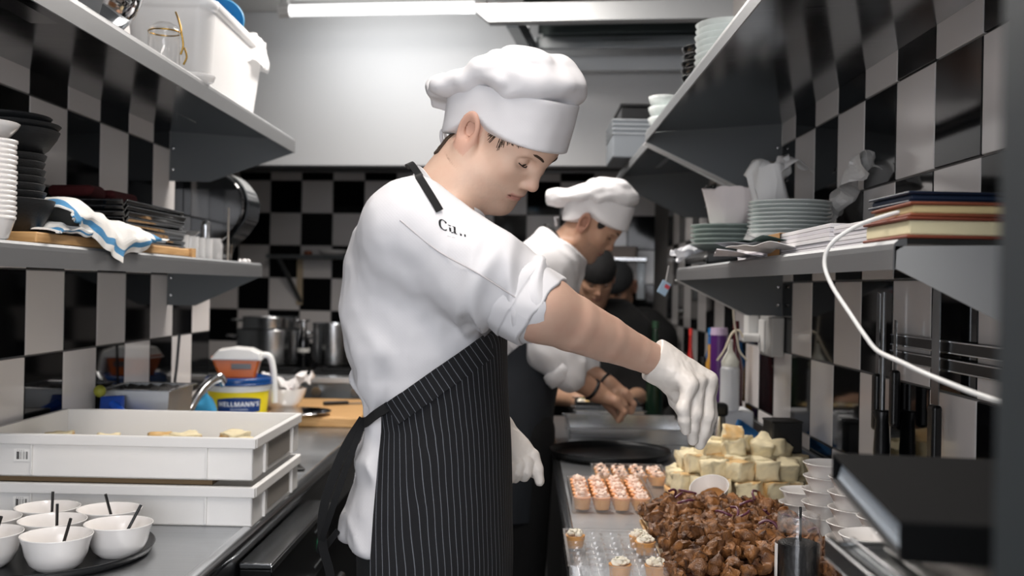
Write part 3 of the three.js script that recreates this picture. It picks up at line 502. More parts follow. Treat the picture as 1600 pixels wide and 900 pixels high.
{ // behind the boxes: steel container, spatula, tap, cloth, bucket
  const c = thing('steel_container', 'small steel container filled with dark grains behind the dough boxes', 'container', [-1.03, CT, -2.86]);
  part('body', join(...[-1, 1].map((s) => prism([[-0.075, 0], [0.075, 0], [0.09, 0.21], [-0.09, 0.21]], s * 0.1 - 0.0015, s * 0.1 + 0.0015)), bb(-0.078, 0.078, 0, 0.003, -0.1, 0.1), ...[-1, 1].map((s) => { const h = box(0.003, 0.211, 0.2); h.rotateZ(-0.0713 * s); return tr(h, s * 0.0825, 0.105, 0); })), steel, c);
  part('rim', join(bb(-0.1, 0.1, 0.208, 0.212, 0.098, 0.112), bb(-0.1, 0.1, 0.208, 0.212, -0.112, -0.098), bb(0.087, 0.1, 0.208, 0.212, -0.1, 0.1), bb(-0.1, -0.087, 0.208, 0.212, -0.1, 0.1)), steelPolished, c);
  const pep = part('grains', warp(tr(new THREE.PlaneGeometry(0.165, 0.19, 40, 40).rotateX(-Math.PI / 2), 0, 0.203, 0), 0.012, 60, 3, [0, 1, 0]), mat(0x2b2a2a, 0.8), c); pep.userData.kind = 'stuff';
  const s = thing('scraper', 'blue plastic scraper leaning on the steel container', 'scraper', [-1.075, CT + 0.075, -2.72], 0.2); part('blade', warp(new RoundedBoxGeometry(0.06, 0.1, 0.012, 4, 0.005), 0.006, 20).rotateX(-0.4).translate(0, 0.075, 0), mat(0x14419a, 0.35), s); part('handle', tube([[0, 0.1, -0.01], [0.03, 0.08, 0.02], [0.06, 0.055, 0.05]], 0.012, 10), mat(0x1b56c4, 0.3), s); part('tip', sph(0.016, -0.03, 0.135, 0.0, 12), mat(0x8c8d2c, 0.5), s);
  const f = thing('faucet', 'chrome kitchen faucet with slanted lever beside the blue cloth', 'faucet', [-1.04, CT, -3.17]); f.scale.set(1, 1.22, 1);
  part('base', cyl(0.026, 0.022, 0.05, 0, 0, 0), chrome, f); part('spout', tube([[0, 0.04, 0], [0.02, 0.09, -0.03], [0.05, 0.14, -0.06], [0.085, 0.165, -0.09], [0.1, 0.15, -0.1]], 0.0135, 12, 30), chrome, f);
  part('sprayer', tube([[-0.01, 0.05, 0.01], [-0.02, 0.13, 0.01], [-0.015, 0.2, 0.005], [-0.01, 0.28, 0.0]], 0.0045, 8, 24), blackPlastic, f); part('grip', rod([-0.01, 0.03, 0.01], [-0.02, 0.12, 0.01], 0.017, 14), blackPlastic, f);
  single('cleaning_cloth', warp(sheet((u, v) => { const a = u * Math.PI * 2; const r = 0.015 + 0.07 * v; return [r * Math.cos(a) * 0.8, 0.125 * (1 - v) + 0.02 * Math.sin(a * 4) * v, r * Math.sin(a) * 0.7]; }, 48, 20, 0.002), 0.02, 20, 2).scale(1.0, 1.35, 1.0), mat(0x2f86b0, 0.9), 'turquoise blue cleaning cloth hanging over the faucet', 'cloth', [-1.0, CT + 0.012, -3.24]);
}
{ // mayonnaise bucket
  const b = thing('food_bucket', 'white plastic food bucket with yellow label and blue lid', 'bucket', [-0.965, CT, -3.53]);
  part('pail', lathe([[0.0005, 0], [0.085, 0], [0.088, 0.004], [0.1, 0.138], [0.105, 0.141], [0.107, 0.16], [0.103, 0.162], [0.096, 0.155], [0.0005, 0.154]], 48), mat(0xf1f1ef, 0.35), b);
  const tex = canvasTex(1024, 256, (c) => { c.fillStyle = '#f3dd1c'; c.fillRect(0, 0, 1024, 256); for (const ox of [256, 768]) { c.fillStyle = '#123a7d'; c.beginPath(); c.moveTo(ox - 128, 52); c.quadraticCurveTo(ox, 18, ox + 128, 52); c.lineTo(ox + 128, 140); c.quadraticCurveTo(ox, 156, ox - 128, 140); c.closePath(); c.fill(); c.fillRect(ox - 60, 140, 120, 28); c.fillStyle = '#ffffff'; c.font = 'bold 46px sans-serif'; c.textAlign = 'center'; c.fillText("HELLMANN'S", ox, 100, 236); c.font = '15px sans-serif'; c.fillText('PROFESSIONAL', ox, 126); c.fillStyle = '#6fb1e8'; for (const k of [-24, 0, 24]) { c.beginPath(); c.arc(ox + k, 152, 7, 0, 7); c.fill(); } c.fillStyle = '#d99a1a'; c.font = 'bold 40px sans-serif'; c.fillText('ORIGINAL', ox, 222); c.fillStyle = '#e8853a'; c.fillRect(ox - 150, 196, 40, 34); } });
  part('label', sheet((u, v) => { const a = u * Math.PI * 2 - 0.3, r = 0.0905 + 0.0105 * v; return [r * Math.sin(a), 0.018 + 0.119 * v, r * Math.cos(a)]; }, 60, 2, 0, false, (u, v) => [u + 0.155, v]), mat(0xffffff, 0.4, 0, { map: tex }), b, 'yellow label with a dark blue badge');
  const lid = part('lid', lathe([[0.0005, 0.178], [0.09, 0.178], [0.094, 0.184], [0.105, 0.184], [0.112, 0.178], [0.111, 0.16], [0.107, 0.158]], 48), mat(0x0f3f7c, 0.25), b, 'dark blue lid'); part('lid_rim', new THREE.TorusGeometry(0.11, 0.004, 8, 48).rotateX(Math.PI / 2).translate(0, 0.162, 0), mat(0x0f3f7c, 0.25), lid);
  const j = thing('orange_canister', 'orange plastic canister with white lid and handle on the blue bucket lid', 'canister', [-0.965, CT + 0.1845, -3.53], 0.15);
  part('body', prism([[-0.052, 0], [0.05, 0], [0.066, 0.06], [-0.078, 0.06]], -0.045, 0.045, 0.008), mat(0xd0641a, 0.3, 0, { transmission: 0.15, thickness: 0 }), j); part('window', bb(-0.02, 0.045, 0.026, 0.044, 0.0455, 0.047, 0.0005), mat(0x53565a, 0.3), j);
  part('lid', prism([[-0.082, 0.06], [0.07, 0.06], [0.068, 0.075], [0.04, 0.088], [-0.01, 0.092], [-0.06, 0.084]], -0.052, 0.052, 0.006), whitePlastic, j); part('handle', join(tube([[0.062, 0.07, 0], [0.098, 0.068, 0], [0.112, 0.03, 0], [0.118, -0.03, 0.0], [0.12, -0.09, 0.0]], 0.011, 10, 30)), whitePlastic, j);
}
{ // cutting board, steel platter, bowl with napkin
  const b = thing('chopping_board', 'thick pale wooden chopping board behind the dough boxes', 'board', [-0.72, CT, -3.92], 0.0); part('slab', uvm(bb(-0.26, 0.145, 0, 0.035, -0.33, 0.275, 0.006)), wood, b);
  single('steel_platter', lathe([[0.0005, 0], [0.07, 0.0], [0.085, 0.006], [0.108, 0.012], [0.108, 0.015], [0.08, 0.009], [0.0005, 0.004]], 44).scale(1, 1, 1), chrome, 'oval polished steel platter on the chopping board', 'platter', [-0.79, CT + 0.036, -3.7]);
  const w = thing('china_bowl', 'white bowl with crumpled paper napkin beside the yellow bucket', 'bowl', [-0.885, CT + 0.036, -3.84]); part('bowl', bowlGeo(0.085, 0.045, 0.08), porcelain, w); part('sauce', tr(warp(new THREE.SphereGeometry(0.03, 12, 8), 0.01, 30).scale(1.3, 0.25, 0.8), 0.03, 0.075, 0.04), mat(0x5a1512, 0.4), w, 'dark red sauce streak');
  single('paper_napkin', warp(sheet((u, v) => { const a = (u - 0.5) * 0.17, c = (v - 0.5) * 0.14; return [a, 0.09 + 0.05 * nz(u * 4, v * 4, 3) + 0.3 * Math.abs(a) * 1.2, c]; }, 26, 26, 0.001), 0.03, 18, 3), paper, 'crumpled white paper napkin sticking out of the china bowl', 'napkin', [-0.87, CT + 0.035, -3.84]);
  const k = thing('knife', 'knife lying on the chopping board behind the platter', 'knife', [-0.68, CT + 0.037, -4.05], 0.5); part('blade', prism([[0, 0], [0.16, 0], [0.19, 0.0], [0.15, 0.003], [0, 0.003]], -0.012, 0.012), steelPolished, k); part('handle', rbox(0.1, 0.014, 0.02, -0.05, 0.006, 0, 0.005), blackPlastic, k);
  const r = thing('utensil', 'small black utensil lying near the counter edge', 'utensil', [-0.63, CT, -2.83], 0.4); part('body', bb(-0.03, 0.03, 0, 0.008, -0.06, 0.06, 0.004), blackPlastic, r); part('grip', bb(-0.01, 0.01, 0.0, 0.014, -0.1, -0.05, 0.004), blackPlastic, r);
}
{ // stove with pots in the niche
  const s = thing('stove', 'steel gas stove with black grates at the end of the counter', 'stove', [-1.2, 0, -4.95]);
  part('body', bb(-0.6, 0.64, 0.05, 0.9, -0.5, 0.42), mat(0x2a2c2e, 0.4, 0.7), s); part('front_edge', uvm(bb(-0.62, 0.66, 0.975, 1.0, 0.36, 0.47)), mat(0xd8dadb, 0.35, 0.9), s); part('knob_panel', bb(-0.6, 0.64, 0.9, 0.975, 0.38, 0.44), steelDark, s); part('hob', bb(-0.6, 0.64, 0.9, 0.985, -0.5, 0.38), mat(0x0d0e0f, 0.35, 0.4), s);
  for (let i = 0; i < 5; i++) part('knob', rod([-0.2 + i * 0.17, 0.938, 0.44], [-0.2 + i * 0.17, 0.938, 0.475], 0.022, 18), steelPolished, s);
  for (let i = 0; i < 3; i++) part('grate', join(...[0, 1, 2, 3].map((k) => box(0.36, 0.014, 0.012, -0.4 + i * 0.4, 1.0, -0.4 + k * 0.22)), ...[0, 1].map((k) => box(0.012, 0.014, 0.7, -0.55 + i * 0.4 + k * 0.3, 1.0, -0.07))), blackMatte, s);
  for (const x of [-0.55, 0.6]) part('leg', rod([x, 0, 0.35], [x, 0.06, 0.35], 0.02), steelDark, s);
  const pot = (name, label, x, z, R, h, mt) => { const o = thing(name, label, 'pot', [x, 1.008, z]); part('body', lathe([[0.0005, 0], [R - 0.008, 0], [R, 0.008], [R, h], [R + 0.004, h + 0.003], [R - 0.003, h + 0.002], [R - 0.003, 0.01], [0.0005, 0.006]], 48), mt, o); for (const sd of [-1, 1]) part('handle', tube([[sd * R, h * 0.75, -0.04], [sd * (R + 0.045), h * 0.8, -0.035], [sd * (R + 0.045), h * 0.8, 0.035], [sd * R, h * 0.75, 0.04]], 0.006, 8, 20), steelPolished, o); return o; };
  pot('cooking_pot', 'wide steel pot on the stove carrying a smaller pot', -1.24, -5.13, 0.17, 0.165, steelPolished);
  const p2 = pot('cooking_pot', 'smaller steel pot standing inside the wide pot', -1.25, -5.13, 0.135, 0.075, steelPolished); p2.position.y = 1.008 + 0.15;
  pot('cooking_pot', 'tall steel pot on the stove nearest the young chef', -0.93, -5.1, 0.105, 0.2, steelPolished);
  const bt = thing('dark_bottle', 'dark bottle with steel cap standing between the pots', 'bottle', [-1.045, 1.008, -4.93]); part('body', lathe([[0.0005, 0], [0.03, 0], [0.03, 0.12], [0.014, 0.16], [0.013, 0.19], [0.0005, 0.19]], 24), blackGloss, bt); part('cap', cyl(0.015, 0.013, 0.02, 0, 0.19, 0), chrome, bt); part('label', cyl(0.0305, 0.0305, 0.02, 0, 0.07, 0), mat(0xb8b8b4, 0.6), bt);
}
{ // small shelves on the back wall
  const u = [Math.cos(BA), Math.sin(BA)], at = (c, y, out) => [-1.5918 + u[0] * c - u[1] * out * -1 * -1, y, -6.4646 + u[1] * c + u[0] * out];
  const s1 = thing('small_wall_shelf', 'narrow dark shelf with slanted strut on the back wall beside the pots', 'shelf', at(0.1, 1.55, 0.0), -BA);
  part('board', bb(-0.06, 0.75, 0, 0.025, 0, 0.16), steelDark, s1); part('strut', rod([0.02, 0.0, 0.15], [0.11, -0.26, 0.01], 0.014, 10), steelDark, s1); part('upright', bb(0.085, 0.12, -0.28, 0.0, 0.0, 0.02), mat(0xc9b79a, 0.5, 0.2), s1); 
  for (const [x, r, h, lb] of [[0.34, 0.09, 0.03, 'stacked pale dish on the narrow back shelf'], [0.55, 0.05, 0.025, 'small steel dish on the narrow back shelf']]) { const g = bowlGeo(r, r * 0.7, h); single('shelf_dish', g, x < 0.5 ? porcelain : steelPolished, lb, 'dish', at(0.1 + x, 1.576, 0.09)); }
  single('copper_lid', sph(0.02).scale(1.4, 0.7, 1), mat(0xb9735a, 0.3, 0.6), 'small coppery knob lid on the narrow back shelf', 'lid', at(0.28, 1.588, 0.09));
  const s2 = thing('small_wall_shelf', 'narrow steel shelf carrying a pale container behind the helpers', 'shelf', at(2.12, 1.565, 0.0), -BA); part('board', bb(-0.16, 0.2, 0, 0.02, 0, 0.2), steelPolished, s2); for (const x of [-0.05, 0.14]) part('strut', bb(x, x + 0.05, -0.22, 0.0, 0.0, 0.02), steelDark, s2);
  single('food_container', prism([[-0.11, 0], [0.11, 0], [0.12, 0.06], [-0.12, 0.06]], -0.08, 0.08, 0.004), mat(0xb7aaa2, 0.5), 'pale plastic container on the steel shelf behind the helpers', 'container', at(2.14, 1.586, 0.1), -BA);
  const l = thing('ladle', 'steel ladle hanging on the back wall under the shelf', 'ladle', at(2.2, 1.28, 0.03), -BA); part('handle', rod([0, 0.02, 0], [0, 0.24, 0], 0.005), steelPolished, l); part('cup', sph(0.03, 0, 0, 0.02, 16), chrome, l);
}

// ---------------------------------------------------------------- right counter: pans, tartlets
single('pizza_pan', lathe([[0.0005, 0], [0.165, 0], [0.172, 0.004], [0.181, 0.022], [0.183, 0.024], [0.179, 0.024], [0.168, 0.006], [0.0005, 0.003]], 80), mat(0x17191b, 0.3, 0.6), 'round black pizza pan lying empty on the steel counter', 'pan', [0.262, CT, -3.13]);
const clearPet = mat(0xffffff, 0.06, 0, { transmission: 0.95, thickness: 0, ior: 1.5 });
const wellGeo = lathe([[0.0005, 0], [0.014, 0], [0.019, 0.026], [0.021, 0.027]], 18);
function petTray(label, x0, x1, z0, z1, nx, nzz, y, wells) {
  const w = (x1 - x0) / 2, l = Math.abs(z1 - z0) / 2, o = thing('tartlet_tray', label, 'tray', [(x0 + x1) / 2, y, (z0 + z1) / 2]);
  for (const s of [-1, 1]) { part('side', bb(s * w - 0.0008, s * w + 0.0008, 0, 0.034, -l, l, 0.0005), clearPet, o); part('side', bb(-w, w, 0, 0.034, s * l - 0.0008, s * l + 0.0008, 0.0005), clearPet, o); }
  part('rim', join(...[-1, 1].map((s) => bb(s * w - 0.003, s * w + 0.003, 0.033, 0.036, -l, l, 0.001)), ...[-1, 1].map((s) => bb(-w, w, 0.033, 0.036, s * l - 0.003, s * l + 0.003, 0.001))), clearPet, o);
  if (wells) for (let i = 0; i < nx; i++) for (let j = 0; j < nzz; j++) { const m = part('well', wellGeo, clearPet, o); m.position.set(-w + (i + 0.5) * 2 * w / nx, 0.003, -l + (j + 0.5) * 2 * l / nzz); }
  return o;
}
const shellGeo = lathe([[0.0005, 0], [0.0155, 0], [0.0165, 0.002], [0.0195, 0.022], [0.0198, 0.0235], [0.018, 0.0235], [0.0005, 0.018]], 24);
const shellMat = mat(0xd99f5e, 0.75, 0, { bumpMap: noiseTex(64, (u, v) => 0.5 + 0.5 * nz(u * 20, v * 20, 1)), bumpScale: 0.0006 });
const creams = [0, 1, 2].map((k) => { const l = []; for (let i = 0; i < 9; i++) { const a = i * 2.4 + k, r = i < 6 ? 0.010 : 0.004; l.push(warp(tr(new THREE.IcosahedronGeometry(0.0062, 1).scale(1, 0.75, 1), r * Math.cos(a), 0.024 + (i < 6 ? 0.002 : 0.007), r * Math.sin(a)), 0.006, 90, i + k)); } for (let i = 0; i < 5; i++) { const a = i * 1.3 + k, f = box(0.010, 0.0012, 0.005); f.rotateX(rr(-0.8, 0.8)); f.rotateY(rr(0, 6)); l.push(tr(f, 0.007 * Math.cos(a), 0.033, 0.007 * Math.sin(a))); } return join(l); });
const creamMat = mat(0xf3d9c8, 0.7), creamPale = mat(0xf1ead8, 0.7), oliveMat = mat(0x141214, 0.3), saladMat = mat(0xe09a63, 0.6);
const bandGeo = lathe([[0.0185, 0.0225], [0.021, 0.026], [0.0185, 0.029], [0.0005, 0.029]], 24);
function tartlet(pos, label, group, kind) {
  const t = thing('tartlet', label, 'tartlet', pos, rr(0, 6), group); part('shell', shellGeo, shellMat, t); const c = part('topping', creams[Math.floor(rnd() * 3)], kind === 2 ? creamPale : creamMat, t);
  if (kind === 0) { part('filling', bandGeo, saladMat, t); c.position.y = 0.003; } if (kind === 1) for (let i = 0; i < 3; i++) part('olive', tr(sph(0.0032, 0, 0, 0, 8).scale(1.5, 0.6, 1), rr(-0.009, 0.009), 0.035, rr(-0.009, 0.009)), oliveMat, t);
  if (kind === 2) part('herb', tr(box(0.007, 0.001, 0.003), 0.002, 0.034, 0.002), mat(0x4c5a24, 0.8), t);
}
const ROWS = ['front', 'second', 'third', 'fourth', 'fifth', 'rear'], COLS = ['aisle-side', 'second', 'third', 'wall-side'];
petTray('clear tray of orange filled tartlets nearest the counter edge', 0.112, 0.294, -2.345, -2.605, 4, 5, CT);
for (let i = 0; i < 4; i++) for (let j = 0; j < 6; j++) tartlet([0.136 + i * 0.0445, CT + 0.003, -2.37 - j * 0.0425], 'orange filled tartlet with shaved topping, ' + ROWS[j] + ' row, ' + COLS[i] + ' column', 'orange filled tartlets', 0);
petTray('clear tray of tartlets with black olives beside the bread board', 0.182, 0.368, -2.648, -2.80, 4, 3, CT);
for (let i = 0; i < 4; i++) for (let j = 0; j < 3; j++) tartlet([0.206 + i * 0.046, CT + 0.003, -2.675 - j * 0.048], 'cream tartlet with black olive pieces, ' + ['front', 'middle', 'rear'][j] + ' row, ' + COLS[i] + ' column', 'olive tartlets', 1);
petTray('empty clear tartlet tray with cup-shaped wells at the counter edge', 0.082, 0.258, -1.76, -2.03, 5, 7, CT, true);
tartlet([0.102, CT + 0.006, -2.005], 'single pale tartlet in the rear corner of the empty tray', null, 2); tartlet([0.226, CT + 0.006, -2.01], 'rear pale tartlet on the side of the empty tray by the meat', null, 2); tartlet([0.232, CT + 0.006, -1.965], 'second pale tartlet on the side of the empty tray by the meat', null, 2); tartlet([0.17, CT + 0.006, -1.80], 'pale tartlet near the front of the empty tray', null, 2); tartlet([0.232, CT + 0.006, -1.80], 'pale tartlet in the front corner of the empty tray', null, 2);

// ---------------------------------------------------------------- bread on a round board
{
  const b = single('serving_board', uvm(lathe([[0.0005, 0], [0.178, 0], [0.184, 0.004], [0.185, 0.014], [0.181, 0.018], [0.0005, 0.018]], 64)), wood, 'round wooden serving board under the pile of bread cubes', 'board', [0.535, CT, -2.585]);
  const by = CT + 0.018, put = (x, y, z, tilt = 0.12) => { const m = single('bread_cube', breadVariants[Math.floor(rnd() * 8)], breadMat, 'soft bread cube in the ' + (y < 0.04 ? 'bottom' : y < 0.08 ? 'second' : 'top') + ' layer of the pile, ' + (z > -2.58 ? 'front' : 'rear') + ' half', 'bread', [x, by + y, z], rr(0, 6.28), 'bread cubes of the ' + (y < 0.04 ? 'bottom' : y < 0.08 ? 'second' : 'top') + ' layer, ' + (z > -2.58 ? 'front' : 'rear') + ' half'); m.rotation.x = rr(-tilt, tilt); m.rotation.z = rr(-tilt, tilt); };
  const ring = (n, rx, rz, y, a0, a1, tilt) => { for (let i = 0; i < n; i++) { const a = mix2(a0, a1, (i + 0.5) / n); put(0.54 + rx * Math.cos(a) + rr(-0.006, 0.006), y, -2.58 + rz * Math.sin(a) + rr(-0.006, 0.006), tilt); } };
  ring(17, 0.155, 0.152, 0.022, 0, 6.28, 0.08); ring(11, 0.105, 0.105, 0.024, 0.2, 6.48, 0.1); ring(6, 0.05, 0.05, 0.024, 0, 6.28, 0.1);
  ring(13, 0.132, 0.128, 0.064, 0.1, 6.38, 0.16); ring(8, 0.075, 0.075, 0.068, 0, 6.28, 0.2);
  ring(5, 0.06, 0.05, 0.1, 0.3, 6.58, 0.35);
put(0.62, 0.098, -2.55, 0.5); put(0.455, 0.096, -2.57, 0.3); put(0.51, 0.125, -2.56, 0.5);
}
{
  const c = thing('dip_cup', 'tilted white cup of brown powder leaning against the bread board', 'cup', [0.425, CT + 0.004, -2.325]); const q = lathe([[0.0005, 0], [0.026, 0], [0.03, 0.003], [0.042, 0.062], [0.044, 0.064], [0.041, 0.064], [0.028, 0.006], [0.0005, 0.005]], 44), f = lathe([[0.0005, 0.034], [0.02, 0.036], [0.0345, 0.034]], 30);
  const tilt = (g) => g.rotateX(0.42).rotateZ(0.28).translate(0, 0.012, 0); part('cup', tilt(q), porcelain, c); part('powder', tilt(warp(f, 0.004, 80, 2, [0, 1, 0])), mat(0x9a6a3a, 0.95), c, 'brown spice powder');
}
// ---------------------------------------------------------------- fried meat
{
  const b = thing('meat_tray', 'parchment lined wooden tray heaped with fried meat', 'tray', [0.4, CT, -1.985]);
  part('tray', uvm(bb(-0.148, 0.148, 0, 0.008, -0.27, 0.28)), wood, b);
  part('parchment', warp(sheet((u, v) => [(u - 0.5) * 0.297, 0.009 + 0.02 * Math.max(0, Math.abs(u - 0.5) * 2 - 0.93) * 10, -(v - 0.5) * 0.56], 24, 24, 0.001), 0.004, 30, 4), mat(0xcfb48e, 0.8), b);
  const heap = (x, z) => 0.05 * Math.pow(Math.max(0, 1 - Math.pow(Math.abs(x) / 0.158, 4)), 0.6) * Math.pow(Math.max(0, 1 - Math.pow(Math.abs(z) / 0.3, 4)), 0.6) + 0.01 * nz(x * 14, z * 14, 3);
  const st = part('meat_juice', sheet((u, v) => { const x = (u - 0.5) * 0.28, z = -(v - 0.5) * 0.54; return [x, 0.006 + heap(x, z) * 0.75, z]; }, 30, 40, 0), mat(0x3a1a0a, 0.4), b, 'dark brown crumbs between the pieces'); st.userData.kind = 'stuff';
  const meatMat = mat(0xffffff, 0.5, 0, { vertexColors: true, bumpMap: noiseTex(128, (u, v) => 0.5 + 0.5 * nz(u * 18, v * 18, 5)), bumpScale: 0.0015 });
  const chunks = Array.from({ length: 12 }, (_, k) => { const g = mergeVertices(new THREE.IcosahedronGeometry(0.0155, 3).deleteAttribute('normal').deleteAttribute('uv')); g.scale(rr(0.85, 1.45), rr(0.65, 0.95), rr(0.8, 1.2)); warp(g, 0.0115, 58, k * 5.3); warp(g, 0.0042, 170, k * 2.1); const h = uvm(g, 20), p = h.attributes.position, c = new Float32Array(p.count * 3), tone = 0.45 + 0.75 * rnd(); for (let i = 0; i < p.count; i++) { const t = 0.55 + 1.1 * nz(p.getX(i) * 85 + k, p.getY(i) * 70, p.getZ(i) * 70), A = [0.06, 0.022, 0.009], B = [0.35, 0.15, 0.046], q = Math.min(1, Math.max(0, t * tone)); for (let j = 0; j < 3; j++) c[3 * i + j] = A[j] + (B[j] - A[j]) * q; } h.setAttribute('color', new THREE.BufferAttribute(c, 3)); return h; });
  let n = 0; const PARTS = (z) => (z > 0.1 ? 'front third' : z > -0.08 ? 'middle third' : 'rear third');
  for (let j = 0; j < 21; j++) for (let i = 0; i < 11; i++) { const x = -0.14 + i * 0.0275 + (j % 2) * 0.013 + rr(-0.006, 0.006), z = 0.262 - j * 0.0252 + rr(-0.006, 0.006); if (Math.abs(x) > 0.152 || Math.hypot(x - 0.052, z - 0.27) < 0.045) continue; const m = single('meat_piece', chunks[n++ % 12], meatMat, 'browned fried meat piece in the ' + PARTS(z) + ' of the heap', 'meat', [0.4 + x, CT + 0.012 + heap(x, z) + rr(-0.004, 0.01), -1.985 + z], rr(0, 6.28), 'fried meat pieces in the ' + PARTS(z)); m.rotation.x = rr(0, 6); m.rotation.z = rr(0, 6); const s = rr(0.75, 1.15); m.scale.set(s, s, s); }
  const on = mat(0x6b3a4c, 0.35, 0, { transmission: 0.2, thickness: 0 });
  for (let i = 0; i < 16; i++) { const x = rr(-0.12, 0.13), z = rr(-0.25, 0.12), m = single('onion_strip', tube([[-0.018, 0, 0], [-0.008, 0.006, 0.006], [0.006, 0.007, 0.007], [0.018, 0.001, 0]], 0.0026, 6, 14), on, 'purple red onion strip lying on the fried meat', 'onion', [0.4 + x, CT + 0.034 + heap(x, z), -1.985 + z], rr(0, 6), 'red onion strips'); m.rotation.x = rr(-0.6, 0.6); }
}
{ // jar of black sesame with a spoon
  const j = thing('sesame_jar', 'glass jar of black seeds with a spoon standing in the meat', 'jar', [0.452, CT + 0.008, -1.715]);
  part('glass', lathe([[0.0005, 0], [0.034, 0], [0.037, 0.004], [0.037, 0.082], [0.034, 0.088], [0.0315, 0.092], [0.033, 0.096], [0.033, 0.108], [0.031, 0.109], [0.031, 0.096], [0.0295, 0.091], [0.035, 0.081], [0.035, 0.005], [0.0005, 0.004]], 44), glassClear, j);
  part('seeds', lathe([[0.0005, 0.006], [0.0338, 0.006], [0.0338, 0.07], [0.02, 0.074], [0.0005, 0.072]], 32), mat(0x0a0a0c, 0.55, 0, { bumpMap: noiseTex(128, (u, v) => 0.5 + 0.5 * nz(u * 50, v * 30, 2)), bumpScale: 0.002 }), j, 'black seeds').userData.kind = 'stuff';
  part('label', sheet((u, v) => { const a = -2.2 + u * 0.9; return [0.0375 * Math.sin(a), 0.02 + 0.05 * v, 0.0375 * Math.cos(a)]; }, 10, 2), paper, j); part('neck', lathe([[0.0338, 0.088], [0.0345, 0.096], [0.0345, 0.108], [0.033, 0.11], [0.0325, 0.1], [0.0325, 0.09]], 40), clearPet, j); part('thread', new THREE.TorusGeometry(0.0335, 0.0012, 6, 36).rotateX(Math.PI / 2).translate(0, 0.102, 0), glassClear, j);
  j.scale.y = 1.2; const s = thing('teaspoon', 'black teaspoon handle rising out of the seed jar', 'spoon', [0.452, CT + 0.06, -1.715]); part('handle', rod([0.003, 0.0, 0.0], [0.004, 0.09, -0.006], 0.0022, 8), blackPlastic, s); part('spoon_bowl', sph(0.009, 0.003, 0.004, 0, 12).scale(1, 0.6, 1), blackPlastic, s);
}
{ // stacks of white bowls
  const g = lathe([[0.0005, 0], [0.026, 0], [0.029, 0.003], [0.032, 0.02], [0.047, 0.05], [0.051, 0.056], [0.0525, 0.057], [0.05, 0.058], [0.044, 0.05], [0.029, 0.021], [0.025, 0.006], [0.0005, 0.005]], 48);
  const stack = (x, z, n, pitch, where) => { for (let i = 0; i < n; i++) single('white_bowl', g, porcelain, i === n - 1 ? 'topmost white bowl of the ' + where : ordinal(i, 99) + ' white bowl in the ' + where, 'bowl', [x + rr(-0.002, 0.002), CT + i * pitch, z + rr(-0.002, 0.002)], rr(0, 6), i === n - 1 ? undefined : 'nested bowls of the ' + where); };
  stack(0.612, -2.10, 5, 0.0262, 'stack touching the bread board'); stack(0.607, -1.91, 5, 0.0275, 'tall stack between the bread and the binder'); stack(0.605, -1.735, 5, 0.0255, 'front stack nearest the binder'); stack(0.598, -2.225, 2, 0.026, 'low pair beside the bread cubes'); stack(0.535, -1.60, 4, 0.0255, 'short stack under the steel stand');
}
